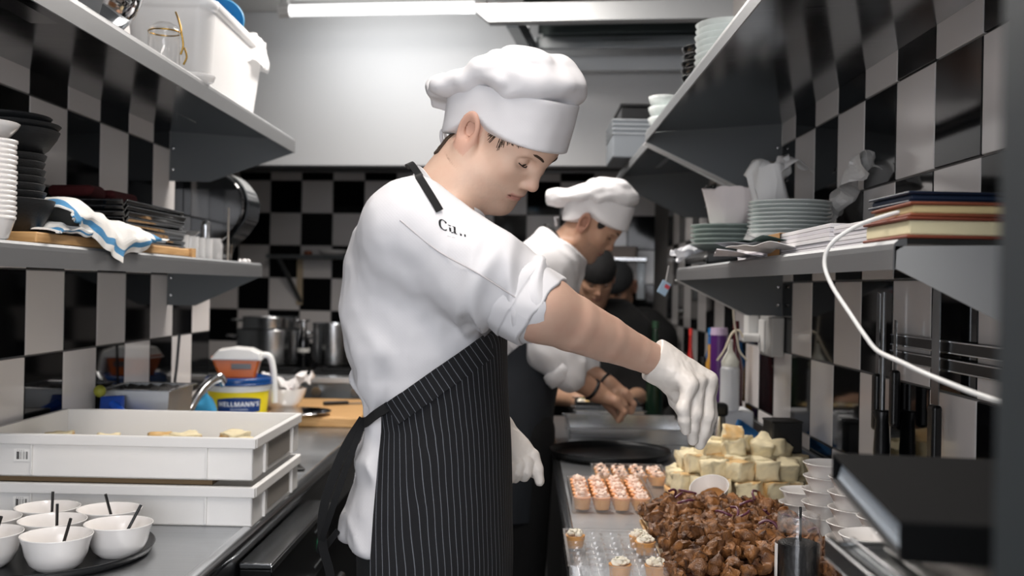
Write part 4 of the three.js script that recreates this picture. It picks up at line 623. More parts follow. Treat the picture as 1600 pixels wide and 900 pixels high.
{ // black square dishes, glass, mill, cloth, bottles along the wall
  const g = join(prism([[-0.03, 0], [0.03, 0], [0.042, 0.1], [-0.042, 0.1]], -0.04, 0.04, 0.004)), tex = mat(0x0f1011, 0.45, 0, { bumpMap: noiseTex(128, (u, v) => 0.5 + 0.5 * nz(u * 30, v * 30, 7)), bumpScale: 0.001 });
  const a = thing('slate_dish', 'upper black square dish stacked behind the bread cubes', 'dish', [0.645, CT + 0.103, -2.62], 0.1); part('body', rbox(0.076, 0.078, 0.076, 0, 0.041, 0, 0.004), tex, a); part('rim', join(bb(-0.04, 0.04, 0.076, 0.081, 0.034, 0.04), bb(-0.04, 0.04, 0.076, 0.081, -0.04, -0.034), bb(0.034, 0.04, 0.076, 0.081, -0.04, 0.04), bb(-0.04, -0.034, 0.076, 0.081, -0.04, 0.04)), tex, a);
  const b = dup(a, [0.65, CT, -2.62], 0.05, 'lower black square dish standing on the counter by the wall'); b.scale.set(1.1, 1.25, 1.1);
  single('glass_bowl', lathe([[0.0005, 0.002], [0.03, 0], [0.034, 0.004], [0.04, 0.05], [0.0385, 0.05], [0.031, 0.006], [0.0005, 0.005]], 36), glassClear, 'clear glass bowl behind the bread beside the square dishes', 'bowl', [0.605, CT + 0.06, -2.83]);
  const d = thing('black_dish', 'low black dish under the clear glass bowl', 'dish', [0.605, CT, -2.83]); part('body', bowlGeo(0.065, 0.05, 0.056, 0.004), blackGloss, d); part('foot', cyl(0.052, 0.05, 0.004, 0, 0, 0), blackPlastic, d);
  const m = thing('pepper_mill', 'pepper mill with black top and steel body behind the gloved hand', 'mill', [0.542, CT, -2.92]); part('body', cyl(0.021, 0.019, 0.155, 0, 0, 0, 28), steelPolished, m); part('top', rbox(0.048, 0.038, 0.048, 0, 0.172, 0, 0.012), blackPlastic, m);
  single('cleaning_cloth', warp(new THREE.IcosahedronGeometry(0.05, 5), 0.045, 26, 6).scale(0.85, 1.1, 0.8).translate(0, 0.055, 0), mat(0x27659c, 0.9), 'crumpled blue cloth between mill and glass bowl', 'cloth', [0.638, CT, -3.03]);
  single('white_carton', rbox(0.13, 0.145, 0.14, 0, 0.0725, 0, 0.006), mat(0xd9dbde, 0.6), 'plain white carton carrying the squeeze bottle', 'carton', [0.618, CT, -3.19]);
  const s = thing('squeeze_bottle', 'white squeeze bottle with pointed nozzle standing on the carton', 'bottle', [0.612, CT + 0.146, -3.13]); part('body', lathe([[0.0005, 0], [0.026, 0], [0.0285, 0.004], [0.0285, 0.12], [0.025, 0.132], [0.0005, 0.133]], 32), mat(0xeef0f2, 0.35, 0, { transmission: 0.25, thickness: 0 }), s); part('cap', lathe([[0.025, 0.13], [0.026, 0.146], [0.016, 0.165], [0.008, 0.178], [0.004, 0.205], [0.0005, 0.206]], 28), mat(0xe8e8dc, 0.4), s);
  const p = thing('purple_canister', 'tall purple canister standing behind the squeeze bottle', 'canister', [0.668, CT, -3.62]); part('body', cyl(0.029, 0.029, 0.35, 0, 0, 0, 28), mat(0x4e1f66, 0.35), p); part('cap', cyl(0.03, 0.028, 0.025, 0, 0.35, 0, 28), mat(0xb9a6bf, 0.4), p);
  const bottle = (label, x, z, R, h, col, cap) => { const o = thing('bottle', label, 'bottle', [x, CT, z]); part('body', lathe([[0.0005, 0], [R, 0], [R, h * 0.62], [R * 0.4, h * 0.8], [R * 0.36, h * 0.95], [0.0005, h * 0.95]], 24), mat(col, 0.2), o); part('cap', cyl(R * 0.42, R * 0.4, h * 0.07, 0, h * 0.94, 0, 16), mat(cap, 0.4), o); };
  bottle('slim red bottle in the row behind the raised arm', 0.602, -3.82, 0.017, 0.36, 0xa01e1a, 0xc93028); bottle('dark green bottle behind the raised arm near the helpers', 0.49, -3.95, 0.032, 0.38, 0x12251a, 0x1c3a26); bottle('yellow brown oil bottle in the row by the wall', 0.67, -3.78, 0.03, 0.33, 0xb98a3c, 0x2c64a0); bottle('dark sauce bottle before the yellow brown bottle', 0.615, -3.62, 0.024, 0.27, 0x0f1512, 0x141414); bottle('blue capped bottle between oil and purple canister', 0.69, -3.9, 0.028, 0.36, 0x20588c, 0x2f7fc0); bottle('dark red bottle close to the wall corner', 0.692, -3.45, 0.025, 0.40, 0x3d0f16, 0x5a1a20);
  const j = thing('sauce_jar', 'squat jar with yellow lid among the bottles', 'jar', [0.585, CT, -3.72]); part('glass', cyl(0.03, 0.03, 0.22, 0, 0, 0, 24), mat(0xb59b52, 0.3), j); part('lid', cyl(0.032, 0.032, 0.018, 0, 0.22, 0, 24), mat(0xe6e2d6, 0.4), j);
}
{ // steel trays in front of the second chef
  const tray = (label, x0, x1, z0, z1, y, h, m) => { const o = thing('steel_tray', label, 'tray', [(x0 + x1) / 2, y, (z0 + z1) / 2]), w = (x1 - x0) / 2, l = Math.abs(z1 - z0) / 2; part('base', bb(-w, w, 0, 0.003, -l, l), m, o); for (const s of [-1, 1]) { part('wall', bb(s * w - 0.0015, s * w + 0.0015, 0, h, -l, l, 0.001), m, o); part('wall', bb(-w, w, 0, h, s * l - 0.0015, s * l + 0.0015, 0.001), m, o); part('rim', bb(-w - 0.012, w + 0.012, h - 0.003, h, s * l - (s < 0 ? 0.012 : 0), s * l + (s > 0 ? 0.012 : 0), 0.0012), m, o); } return o; };
  tray('shallow steel tray of canapes under the second chef\'s hands', 0.15, 0.535, -3.40, -3.78, CT, 0.05, steelPolished); tray('rear steel tray standing behind the canape tray', 0.19, 0.435, -3.80, -3.93, CT, 0.062, steelPolished); tray('dark food tray in front of the helpers', 0.2, 0.435, -3.95, -4.11, CT, 0.075, blackMatte);
  const food = [0xd9b878, 0xe6d8b4, 0x6a7a35, 0xc98d4e, 0xf0e8d8].map((c) => mat(c, 0.7)), cg = [0, 1, 2].map((k) => warp(new THREE.IcosahedronGeometry(0.017, 2), 0.012, 50, k * 3).scale(1, 0.7, 1));
  for (let i = 0; i < 16; i++) { const x = 0.185 + (i % 8) * 0.046, z = -3.46 - Math.floor(i / 8) * 0.06; if (x > 0.24 && x < 0.31) continue; const c = thing('canape', 'small round canape with green garnish in the steel tray', 'canape', [x, CT + 0.015, z], rr(0, 6), 'canapes in the steel tray'); part('base', cg[i % 3], food[[0, 1, 3, 4][i % 4]], c); part('garnish', tr(box(0.014, 0.004, 0.007), 0.003, 0.013, 0), food[2], c); }
  for (let i = 0; i < 8; i++) { const c = thing('canape', 'small canape lying in the dark food tray by the helpers', 'canape', [0.225 + i * 0.026, CT + 0.07, -4.02], rr(0, 6), 'canapes in the dark tray'); part('base', cg[i % 3], food[i % 2 ? 0 : 4], c); part('garnish', tr(box(0.014, 0.004, 0.007), 0, 0.012, 0), food[2], c); }
}

// ---------------------------------------------------------------- right wall: knives, socket
{
  for (const [y, n] of [[1.312, 'upper'], [1.281, 'lower']]) { const r = thing('magnet_rail', n + ' magnetic steel knife rail on the tiled wall', 'rail', [WR, y, -1.79]); part('bar', bb(-0.016, -0.001, -0.011, 0.011, -0.3, 0.3), blackPlastic, r); part('edge_strip', bb(-0.0175, -0.0155, 0.008, 0.011, -0.3, 0.3, 0.0005), steelPolished, r); part('edge_strip', bb(-0.0175, -0.0155, -0.011, -0.008, -0.3, 0.3, 0.0005), steelPolished, r); }
  const X0 = WR - 0.026; // blades lie flat on the rails
  const knife = (label, z, yTip, yJoin, yEnd, bw, hw) => { const o = thing('knife', label, 'knife', [X0, yJoin, z], Math.PI / 2); part('blade', prism([[-bw / 2, 0], [bw / 2, 0], [bw / 2, (yTip - yJoin) * 0.75], [bw * 0.35, yTip - yJoin], [-bw / 2, (yTip - yJoin) * 0.98]], -0.001, 0.001), mat(0x9c9fa1, 0.22, 1), o); const h = part('handle', rbox(hw, yJoin - yEnd, 0.018, 0, -(yJoin - yEnd) / 2, 0, 0.007), blackPlastic, o); for (const t of [0.25, 0.75]) part('rivet', sph(0.003, 0, -(yJoin - yEnd) * t, 0.0085, 8), steelPolished, h); };
  knife('narrow long knife at the far end of the magnetic rail', -2.135, 1.405, 1.24, 1.125, 0.02, 0.024); knife('short paring knife between the steel and the wide chef knife', -2.035, 1.352, 1.255, 1.145, 0.014, 0.022); knife('wide chef knife with riveted black handle nearest the refrigerator', -1.835, 1.43, 1.21, 1.09, 0.034, 0.03);
  const s = thing('sharpening_steel', 'long sharpening steel with thick black handle on the rail', 'sharpener', [X0, 1.17, -2.103]); part('rod', rod([0, 0, 0], [0, 0.235, 0], 0.0055, 12, 0.0045), mat(0x85888a, 0.4, 1), s); part('handle', lathe([[0.0005, -0.14], [0.014, -0.138], [0.016, -0.08], [0.013, -0.02], [0.02, -0.004], [0.012, 0.0], [0.0005, 0.0]], 20), blackPlastic, s);
}
{
  const o = thing('wall_socket', 'white wall socket box with plug and adapter above the counter', 'socket', [WR, 1.27, -3.1]); part('box', bb(-0.04, -0.001, -0.055, 0.06, -0.05, 0.1, 0.006), mat(0xb6b6b4, 0.5), o); part('cover', bb(-0.046, -0.04, -0.045, 0.05, -0.04, 0.03, 0.003), whitePlastic, o); part('adapter', bb(-0.075, -0.04, 0.0, 0.095, -0.115, -0.055, 0.006), whitePlastic, o);
  const p = thing('power_plug', 'white power plug in the wall socket with beige cable', 'plug', [WR - 0.05, 1.265, -3.12]); part('plug_body', rod([-0.045, 0, 0], [0.002, 0, 0], 0.013, 14), whitePlastic, p); part('cable', tube([[-0.045, 0, 0], [-0.056, 0.02, -0.005], [-0.075, 0.012, -0.01], [-0.1, -0.04, 0.0], [-0.12, -0.07, 0.0]], 0.0035, 8, 30), mat(0xd8cdb6, 0.5), p);
  single('hanging_string', tube([[0.614, 1.36, -3.11], [0.618, 1.31, -3.11], [0.626, 1.26, -3.1], [0.632, 1.225, -3.09], [0.65, 1.2, -3.07]], 0.003, 8, 24), mat(0xcac2b0, 0.6), 'thin pale string hanging beneath the lower shelf', 'string');
  single('charging_cable', tube([[0.475, 1.505, -1.30], [0.459, 1.502, -1.32], [0.424, 1.488, -1.35], [0.394, 1.465, -1.36], [0.385, 1.44, -1.36], [0.389, 1.411, -1.34], [0.402, 1.374, -1.3], [0.41, 1.35, -1.27], [0.419, 1.333, -1.25], [0.43, 1.323, -1.2], [0.441, 1.315, -1.17], [0.449, 1.308, -1.12], [0.464, 1.3, -1.08], [0.5, 1.285, -1.0]], 0.0028, 10, 90), whitePlastic, 'white charging cable hanging in a curve from the notebooks', 'cable');
  const t = thing('hanging_tag', 'small light blue and red tag hanging at the shelf end', 'tag', [0.402, 1.407, -3.06], 0.3); part('card', rbox(0.03, 0.04, 0.003, 0, 0, 0, 0.0012).rotateZ(-0.5), mat(0xa9c4dd, 0.6), t); part('red_mark', rbox(0.016, 0.012, 0.004, 0.006, 0.008, 0, 0.001).rotateZ(-0.5), mat(0xc64a56, 0.6), t); part('string', tube([[0.005, 0.02, 0], [0.006, 0.05, 0.01], [0.004, 0.065, 0.02]], 0.0012, 5), paper, t);
}

// ---------------------------------------------------------------- right lower shelf
const RS = 1.4675;
{
  const pm = [0xe2dfe2, 0xd8d5da, 0xe9e7e8].map((c) => mat(c, 0.85));
  const bundle = (label, z0, z1, h, x0, tape) => { const o = thing('paper_stack', label, 'paper', [x0, RS, (z0 + z1) / 2], rr(-0.01, 0.01)), l = Math.abs(z1 - z0) / 2; for (let i = 0; i < 6; i++) part('sheaf', bb(rr(0, 0.003), 0.21, i * h / 6, (i + 1) * h / 6 - 0.0006, -l + rr(0, 0.004), l - rr(0, 0.004), 0.0008), pm[i % 3], o); if (tape) part('paper_band', join(bb(-0.002, 0.212, h, h + 0.0012, -0.045, 0.05), bb(-0.0025, -0.001, 0.0, h + 0.001, -0.045, 0.05)), mat(0xb98a55, 0.7), o, 'brown paper band'); };
  bundle('stack of white paper with brown band under the pressed glass plates', -1.62, -2.36, 0.042, 0.468, true); bundle('stack of white paper running beneath the notebooks', -1.44, -1.615, 0.036, 0.468, false);
  const leaf = (label, x, y, z, w, l, turn, tilt, m) => { const o = single('paper_sheet', warp(new THREE.BoxGeometry(w, 0.0012, l, 10, 1, 14), 0.006, 16, z, [0, 1, 0]), m, label, 'paper', [x, y, z], turn); o.rotation.z = tilt; };
  leaf('loose white sheet sticking out over the lower shelf lip', 0.455, RS + 0.012, -1.93, 0.11, 0.2, 0.2, -0.1, paper); leaf('second loose sheet sticking out beside the green plates', 0.45, RS + 0.008, -2.17, 0.12, 0.22, -0.15, -0.08, pm[1]); leaf('grey folded leaflet lying on the loose sheets', 0.45, RS + 0.022, -2.04, 0.09, 0.16, 0.5, -0.12, mat(0x8b9096, 0.7)); leaf('thin dark green leaflet tucked beneath the paper stack', 0.466, RS + 0.028, -2.0, 0.1, 0.2, 0.1, -0.05, mat(0x1f3a36, 0.6));
  const pg = lathe([[0.0005, 0], [0.05, 0], [0.055, 0.003], [0.086, 0.014], [0.089, 0.0165], [0.086, 0.0175], [0.053, 0.006], [0.0005, 0.004]], 60); { const p = pg.attributes.position; for (let i = 0; i < p.count; i++) { const r = Math.hypot(p.getX(i), p.getZ(i)), a = Math.atan2(p.getZ(i), p.getX(i)); if (r > 0.08) { const k = 1 + 0.012 * Math.cos(a * 60); p.setX(i, p.getX(i) * k); p.setZ(i, p.getZ(i) * k); } } }
  for (let i = 0; i < 9; i++) single('pressed_glass_plate', pg, glassGreen, ordinal(i, 9) + ' pressed glass plate with beaded rim in the stack on the papers', 'plate', [0.572, RS + 0.0435 + i * 0.0088, -2.30], i * 0.3, 'pressed glass plates on the lower shelf');
  const gp = lathe([[0.0005, 0], [0.06, 0], [0.066, 0.003], [0.108, 0.02], [0.11, 0.024], [0.106, 0.0245], [0.064, 0.007], [0.0005, 0.005]], 44), gmat = mat(0xb4c2bd, 0.25, 0, { transmission: 0.3, thickness: 0 });
  for (let i = 0; i < 5; i++) single('green_glass_plate', gp, gmat, ordinal(i, 5) + ' grey green glass plate stacked at the far shelf end', 'plate', [0.55, RS + 0.036 + i * 0.0125, -2.83], i, 'grey green plates on the lower shelf');
  single('black_bag', warp(new RoundedBoxGeometry(0.14, 0.03, 0.26, 6, 0.012), 0.02, 24, 3), mat(0x131516, 0.35), 'folded black plastic bag under the green glass plates', 'bag', [0.515, RS + 0.02, -2.8]);
  single('plastic_wrap', warp(sheet((u, v) => [(u - 0.5) * 0.1, 0.02 + 0.02 * nz(u * 5, v * 5, 4) + 0.04 * u, (v - 0.5) * 0.16], 20, 20, 0.001), 0.03, 20, 2), mat(0xe6e8ec, 0.3, 0, { transmission: 0.3, thickness: 0 }), 'crumpled pale plastic wrap at the far shelf corner', 'wrap', [0.47, RS + 0.01, -2.98]);
  const bk = thing('bread_basket', 'white cloth lined basket standing on the green glass plates', 'basket', [0.565, RS + 0.1, -2.83]); bk.scale.set(0.9, 0.62, 0.9); part('liner', warp(lathe([[0.0005, 0.012], [0.07, 0.014], [0.085, 0.1], [0.098, 0.175], [0.103, 0.172], [0.1, 0.16], [0.088, 0.1], [0.075, 0.012], [0.0005, 0.008]], 48), 0.016, 26, 2), mat(0xeee6e6, 0.85), bk); part('wicker', cyl(0.058, 0.06, 0.03, 0, 0.0, 0, 24), mat(0x7b5b3c, 0.8), bk);
  single('paper_towel_roll', warp(lathe([[0.0005, 0], [0.05, 0], [0.055, 0.02], [0.05, 0.07], [0.042, 0.12], [0.045, 0.16], [0.05, 0.19], [0.03, 0.205], [0.0005, 0.2]], 40), 0.03, 22, 7).scale(1.05, 1.3, 1.05), mat(0xf6f6f5, 0.7), 'crumpled white paper sack standing behind the pressed glass plates', 'sack', [0.612, RS + 0.005, -2.66]);
  single('paper_scrap', warp(sheet((u, v) => [u * 0.1, 0.03 * Math.sin(u * 3) - 0.02 * v, (v - 0.5) * 0.06], 14, 10, 0.001), 0.012, 30, 5), paper, 'torn paper flap on top of the white sack', 'paper', [0.615, RS + 0.25, -2.63], 0.4);
  single('crumpled_foil', warp(sheet((u, v) => [0.02 * Math.cos(v * 6.28) * (0.5 + u), 0.12 * u + 0.02 * Math.sin(v * 6.28), -0.28 * (u - 0.5) * -1 * (1 - 0.3 * v)], 24, 20, 0.001), 0.04, 22, 4), mat(0xd9d8d6, 0.35, 0, { transmission: 0.25, thickness: 0 }), 'crumpled translucent wrapper leaning on the wall tiles', 'wrapper', [0.69, RS + 0.09, -2.3]);
  const nb = (label, y, h, c1, c2, x0, x1, z0, z1, turn) => { const o = thing('notebook', label, 'notebook', [x0, RS + y, z0], turn), w = x1 - x0, l = z1 - z0; part('cover', join(bb(0, w, 0, 0.004, 0, l), bb(0, w, h - 0.004, h, 0, l), bb(w - 0.004, w, 0, h, 0, l)), c1, o); part('pages', bb(0.004, w - 0.004, 0.004, h - 0.004, 0.003, l - 0.003), c2, o); };
  const cream = mat(0xe9dfb8, 0.85);
  nb('thick cream ledger with red brown cover at the shelf end', 0.0005, 0.026, mat(0x7c3b28, 0.6), cream, 0.452, 0.66, -1.42, -1.255, 0.0); nb('tan notebook lying upon the cream ledger', 0.027, 0.018, mat(0x8a4a30, 0.6), mat(0xe3cf9a, 0.85), 0.464, 0.67, -1.425, -1.26, -0.04); nb('dark blue notebook on top of the tan notebook', 0.0455, 0.015, mat(0x122036, 0.4), mat(0x1a2b44, 0.5), 0.462, 0.66, -1.43, -1.29, 0.03);
}
// ---------------------------------------------------------------- right upper shelf
const UR = (x) => 1.868 + (1.90 - 1.868) * (x - 0.341) / (0.74 - 0.341) + 0.001;
{
  const g = bowlGeo(0.088, 0.05, 0.045, 0.003, 48);
  for (let i = 0; i < 10; i++) single('glass_bowl', g, glassGreen, ordinal(i, 10) + ' clear glass bowl in the stack on the upper shelf', 'bowl', [0.5 + rr(-0.002, 0.002), UR(0.5) + i * 0.0155, -2.63], i, 'glass bowls on the upper shelf');
  const k = bowlGeo(0.075, 0.045, 0.03, 0.004, 40);
  for (let i = 0; i < 9; i++) single('black_dish', k, blackGloss, ordinal(i, 9) + ' glossy black dish in the leaning stack on the upper shelf', 'dish', [0.5 + rr(-0.006, 0.006), UR(0.5) + i * 0.0205, -2.93 + rr(-0.004, 0.004)], i, 'black dishes on the upper shelf');
  const a = bowlGeo(0.05, 0.035, 0.035, 0.006, 12);
  for (let i = 0; i < 4; i++) single('glass_ashtray', a, glassGreen, ordinal(i, 4) + ' faceted glass ashtray on the rear upper shelf', 'ashtray', [0.425, UR(0.42) + i * 0.033, -3.32], i * 0.4, 'glass ashtrays');
  const t = (label, y, h, c) => { const o = thing('plastic_crate', label, 'crate', [0.39, UR(0.38) + y, -3.9]); part('body', bb(-0.09, 0.12, 0, h, -0.15, 0.15, 0.006), c, o); part('rim', bb(-0.094, 0.124, h - 0.004, h, -0.154, 0.154, 0.002), mat(0xaab0b5, 0.4), o); };
  const grey = mat(0x70767c, 0.5);
  t('lowest thick grey crate at the end of the rear upper shelf', 0.0, 0.088, grey); for (let i = 0; i < 3; i++) t('thin grey tray ' + ['directly on the thick crate', 'in the middle of the grey tray pile', 'topmost in the grey tray pile'][i], 0.0885 + i * 0.0165, 0.016, grey);
  const b = thing('black_case', 'black plastic case lying on the grey trays', 'case', [0.40, UR(0.38) + 0.139, -3.9]); part('body', bb(-0.07, 0.11, 0, 0.045, -0.14, 0.14, 0.006), blackPlastic, b); part('lid', bb(-0.076, 0.114, 0.045, 0.056, -0.145, 0.145, 0.004), blackPlastic, b);
}
// ---------------------------------------------------------------- near stand with binder
{
  const s = thing('counter_stand', 'low steel stand with folded rail holding a steel container', 'stand', [0.282, 0, -0.96]);
  part('top', uvm(bb(0.0, 0.4, 1.162, 1.17, 0, 0.5)), steelDark, s); part('rail', bb(-0.006, 0.004, 1.158, 1.178, -0.002, 0.5), steelPolished, s); part('inner_rail', bb(0.016, 0.022, 1.17, 1.179, 0, 0.5), steelPolished, s); part('rear_rail', bb(0, 0.4, 1.17, 1.174, -0.004, 0.004), steelDark, s);
  for (const [x, z] of [[0.03, 0.02], [0.38, 0.02], [0.03, 0.48], [0.38, 0.48]]) part('leg', bb(x - 0.01, x + 0.01, CT, 1.162, z - 0.01, z + 0.01), steel, s);
  const c = thing('steel_container', 'brushed steel container under the black binder', 'container', [0.32, 1.1705, -0.94]); part('body', uvm(bb(0, 0.3, 0, 0.055, 0, 0.45, 0.008)), mat(0x9b9690, 0.45, 1, { roughnessMap: brushed }), c); part('rim', bb(-0.006, 0.306, 0.053, 0.058, -0.006, 0.456, 0.002), steelPolished, c);
  const b = thing('ring_binder', 'black ring binder lying on the steel container', 'binder', [0.281, 1.2295, -0.955], -0.14); part('lower_cover', bb(0, 0.3, 0, 0.003, 0, 0.285), blackMatte, b); part('upper_cover', bb(0, 0.3, 0.023, 0.0265, 0, 0.285), mat(0x090a0b, 0.85, 0, { specularIntensity: 0.25 }), b); for (const z of [-0.003, 0.283]) part('spine', bb(0, 0.3, 0, 0.026, z, z + 0.004), mat(0x090a0b, 0.85, 0, { specularIntensity: 0.25 }), b); for (let i = 0; i < 5; i++) part('pages', bb(0.004 + i * 0.001, 0.29, 0.0035 + i * 0.0038, 0.007 + i * 0.0038, 0.006, 0.28, 0.001), mat(0xc9d4de, 0.4), b);
}

// ---------------------------------------------------------------- people
const skinMat = mat(0xffffff, 0.52, 0, { vertexColors: true, sheen: 0.15, sheenRoughness: 0.5 });
const cotton = mat(0xd8d7d9, 0.88, 0, { bumpMap: weave, bumpScale: 0.0002 });
const latex = mat(0xe9e2da, 0.42);
const blackCloth = mat(0x0a0b0d, 0.9), hairMat = mat(0x3a2c20, 0.8);
const mix = (a, b, t) => a + (b - a) * t, clamp = (v, a = 0, b = 1) => Math.min(b, Math.max(a, v));
const smooth = (a, b, v) => { const t = clamp((v - a) / (b - a)); return t * t * (3 - 2 * t); };
// value of column k at height y from rows sorted by falling y
function rowAt(rows, y, k) {
  if (y >= rows[0][0]) return rows[0][k];
  for (let i = 1; i < rows.length; i++) if (y >= rows[i][0]) { const t = (y - rows[i][0]) / (rows[i - 1][0] - rows[i][0]), s = t * t * (3 - 2 * t); return mix(rows[i][k], rows[i - 1][k], 0.5 * (s + t)); }
  return rows[rows.length - 1][k];
}
// a trunk given by back x, front x and half breadth at each height
function trunk(rows, cz, ytop, ybot, pow = 2.3) {
  return (x, y, z) => {
    const xb = rowAt(rows, y, 1), xf = rowAt(rows, y, 2), b = rowAt(rows, y, 3), cx = (xb + xf) / 2, a = (xf - xb) / 2;
    const q = Math.pow(Math.pow(Math.abs(x - cx) / a, pow) + Math.pow(Math.abs(z - cz) / b, pow), 1 / pow);
    return smax((q - 1) * Math.min(a, b) * 0.9, smax(y - ytop, ybot - y, 0.01), 0.02);
  };
}
// a head facing +x, y up, ears at z = +-0.075, origin between the ears
const headField = (() => {
  const two = (f) => (x, y, z) => f(x, y, Math.abs(z));
  const prims = [
    [ellipsoid([0.003, 0.048, 0], [0.099, 0.084, 0.076]), 0], [ellipsoid([0.043, -0.018, 0], [0.055, 0.074, 0.058]), 0.03], [ellipsoid([0.046, -0.058, 0], [0.043, 0.043, 0.045]), 0.03],
    [two(capsule([0.012, -0.058, 0.053], [0.074, -0.09, 0.016], 0.018, 0.016)), 0.03], [ellipsoid([0.081, -0.09, 0], [0.017, 0.017, 0.02]), 0.018], [two(ellipsoid([0.058, -0.01, 0.044], [0.022, 0.018, 0.016])), 0.025],
    [two(capsule([0.083, 0.035, 0.006], [0.076, 0.036, 0.036], 0.014, 0.011)), 0.015], [capsule([0.09, 0.028, 0], [0.106, -0.012, 0], 0.0065, 0.0095), 0.014], [ellipsoid([0.1085, -0.0165, 0], [0.0108, 0.0098, 0.0105]), 0.008],
    [two(ellipsoid([0.0985, -0.022, 0.011], [0.0105, 0.0075, 0.0068])), 0.006], [ellipsoid([0.0885, -0.0455, 0], [0.0165, 0.007, 0.024]), 0.007], [ellipsoid([0.087, -0.0575, 0], [0.0155, 0.0075, 0.021]), 0.005],
  ];
  const socket = two(ellipsoid([0.094, 0.017, 0.034], [0.017, 0.0125, 0.016])), lid = two(ellipsoid([0.0745, 0.0175, 0.0325], [0.0135, 0.0125, 0.0145])), mouth = two(capsule([0.106, -0.0515, 0], [0.090, -0.0525, 0.024], 0.0012));
  const lobe = ellipsoid([0.004, -0.0255, 0], [0.0085, 0.0105, 0.0045]), tragus = ellipsoid([0.0125, -0.003, -0.003], [0.005, 0.007, 0.005]);
  const ear = (x, y, z) => { const w = Math.abs(z) - (0.089 + 0.3 * -(x + 0.012)), q = x + 0.012 + 0.22 * y; if (Math.abs(w) > 0.03 || Math.abs(q) > 0.05 || Math.abs(y) > 0.06) return 0.2;
    const r = Math.hypot(q / 0.0155, y / (y > 0 ? 0.028 : 0.026)), ring = Math.hypot((r - 1) * 0.0165, w) - 0.0046, anti = Math.hypot((Math.hypot((q + 0.001) / 0.0095, (y - 0.002) / 0.018) - 1) * 0.011, w + 0.0015) - 0.0026, floor = Math.max(r - 0.9, 0) * 0.016 + Math.abs(w + 0.016) - 0.0095;
    return smin(smin(smin(ring, floor, 0.004), anti + (q > 0.004 ? 0.004 : 0), 0.003), smin(lobe(q, y, w), tragus(q, y, w), 0.004), 0.004); };
  return (x, y, z) => {
    let d = prims[0][0](x, y, z);
    if (d > 0.17) return d - 0.09;
    for (let i = 1; i < prims.length; i++) d = smin(d, prims[i][0](x, y, z), prims[i][1]);
    d = smax(d, -socket(x, y, z), 0.012); d = smin(d, lid(x, y, z), 0.0035); d = smax(d, -mouth(x, y, z), 0.003);
    return smin(d, ear(x, y, z), 0.005);
  };
})();
const SKIN = { fair: [[0.62, 0.43, 0.325], [0.58, 0.33, 0.245]], tan: [[0.44, 0.26, 0.17], [0.40, 0.2, 0.14]], brown: [[0.26, 0.145, 0.09], [0.25, 0.12, 0.08]] };
function headColor(tone, stubble, moles = []) {
  const [b, red] = SKIN[tone];
  return (x, y, z, o) => {
    const za = Math.abs(z); let t = 0.16 + 0.22 * nz(x * 60, y * 60, z * 60) + 0.12 * nz(x * 190, y * 190, z * 190);
    t = Math.max(t, 0.75 * smooth(0.022, 0.008, Math.hypot(x - 0.105, y + 0.016, z)), 0.5 * smooth(0.028, 0.012, Math.hypot(x - 0.066, y + 0.018, za - 0.042)), za > 0.074 && x < 0.012 && x > -0.045 && Math.abs(y) < 0.038 ? 0.9 : 0);
    for (let k = 0; k < 3; k++) o[k] = mix(b[k], red[k], clamp(t));
    const beard = stubble * smooth(-0.03, -0.045, y) * smooth(0.02, 0.05, x) * (0.6 + 0.5 * nz(x * 240, y * 240, z * 240)); for (let k = 0; k < 3; k++) o[k] *= 1 - beard * [0.42, 0.38, 0.32][k];
    const lip = smooth(0.0035, 0, Math.abs(y + 0.0515) - 0.0055) * smooth(0.004, 0, za - 0.0215) * smooth(0.084, 0.09, x); for (let k = 0; k < 3; k++) o[k] = mix(o[k], [0.43, 0.19, 0.155][k] * b[0] / 0.62, lip * 0.85);
    for (const [mx, my, mz, r] of moles) if (Math.hypot(x - mx, y - my, z - mz) < r) { o[0] *= 0.42; o[1] *= 0.34; o[2] *= 0.32; }
  };
}
// brows, lashes, lips' seam and hair that go with a head, in the head's own frame
function faceParts(body, M, browCol = 0x3a2a1c, gaze = -0.35) {
  const g = (n, geo, m, l) => part(n, geo.applyMatrix4(M), m, body, l), browMat = mat(browCol, 0.85);
  for (const s of [1, -1]) {
    g('eyebrow', tube([[0.101, 0.036, 0.012 * s], [0.0985, 0.0405, 0.024 * s], [0.090, 0.0415, 0.037 * s], [0.0785, 0.037, 0.046 * s]], 0.0026, 6, 14), browMat);
    const e = g('eye', sph(0.0119, 0.0757, 0.0168, 0.0322 * s, 24), mat(0xe8e2dc, 0.15));
    const dir = V(Math.cos(gaze), Math.sin(gaze), 0);
    part('iris', tr(new THREE.SphereGeometry(0.0062, 16, 10), 0.0757 + dir.x * 0.0068, 0.0168 + dir.y * 0.0068, 0.0322 * s).applyMatrix4(M), mat(0x1c1511, 0.12), e);
    g('eyelashes', tube([[0.0865, 0.0105, 0.0215 * s], [0.0892, 0.0105, 0.0275 * s], [0.0892, 0.0108, 0.0345 * s], [0.0858, 0.0122, 0.041 * s], [0.082, 0.0135, 0.045 * s]], 0.0011, 5, 14), mat(0x1a120d, 0.8));
  }
}
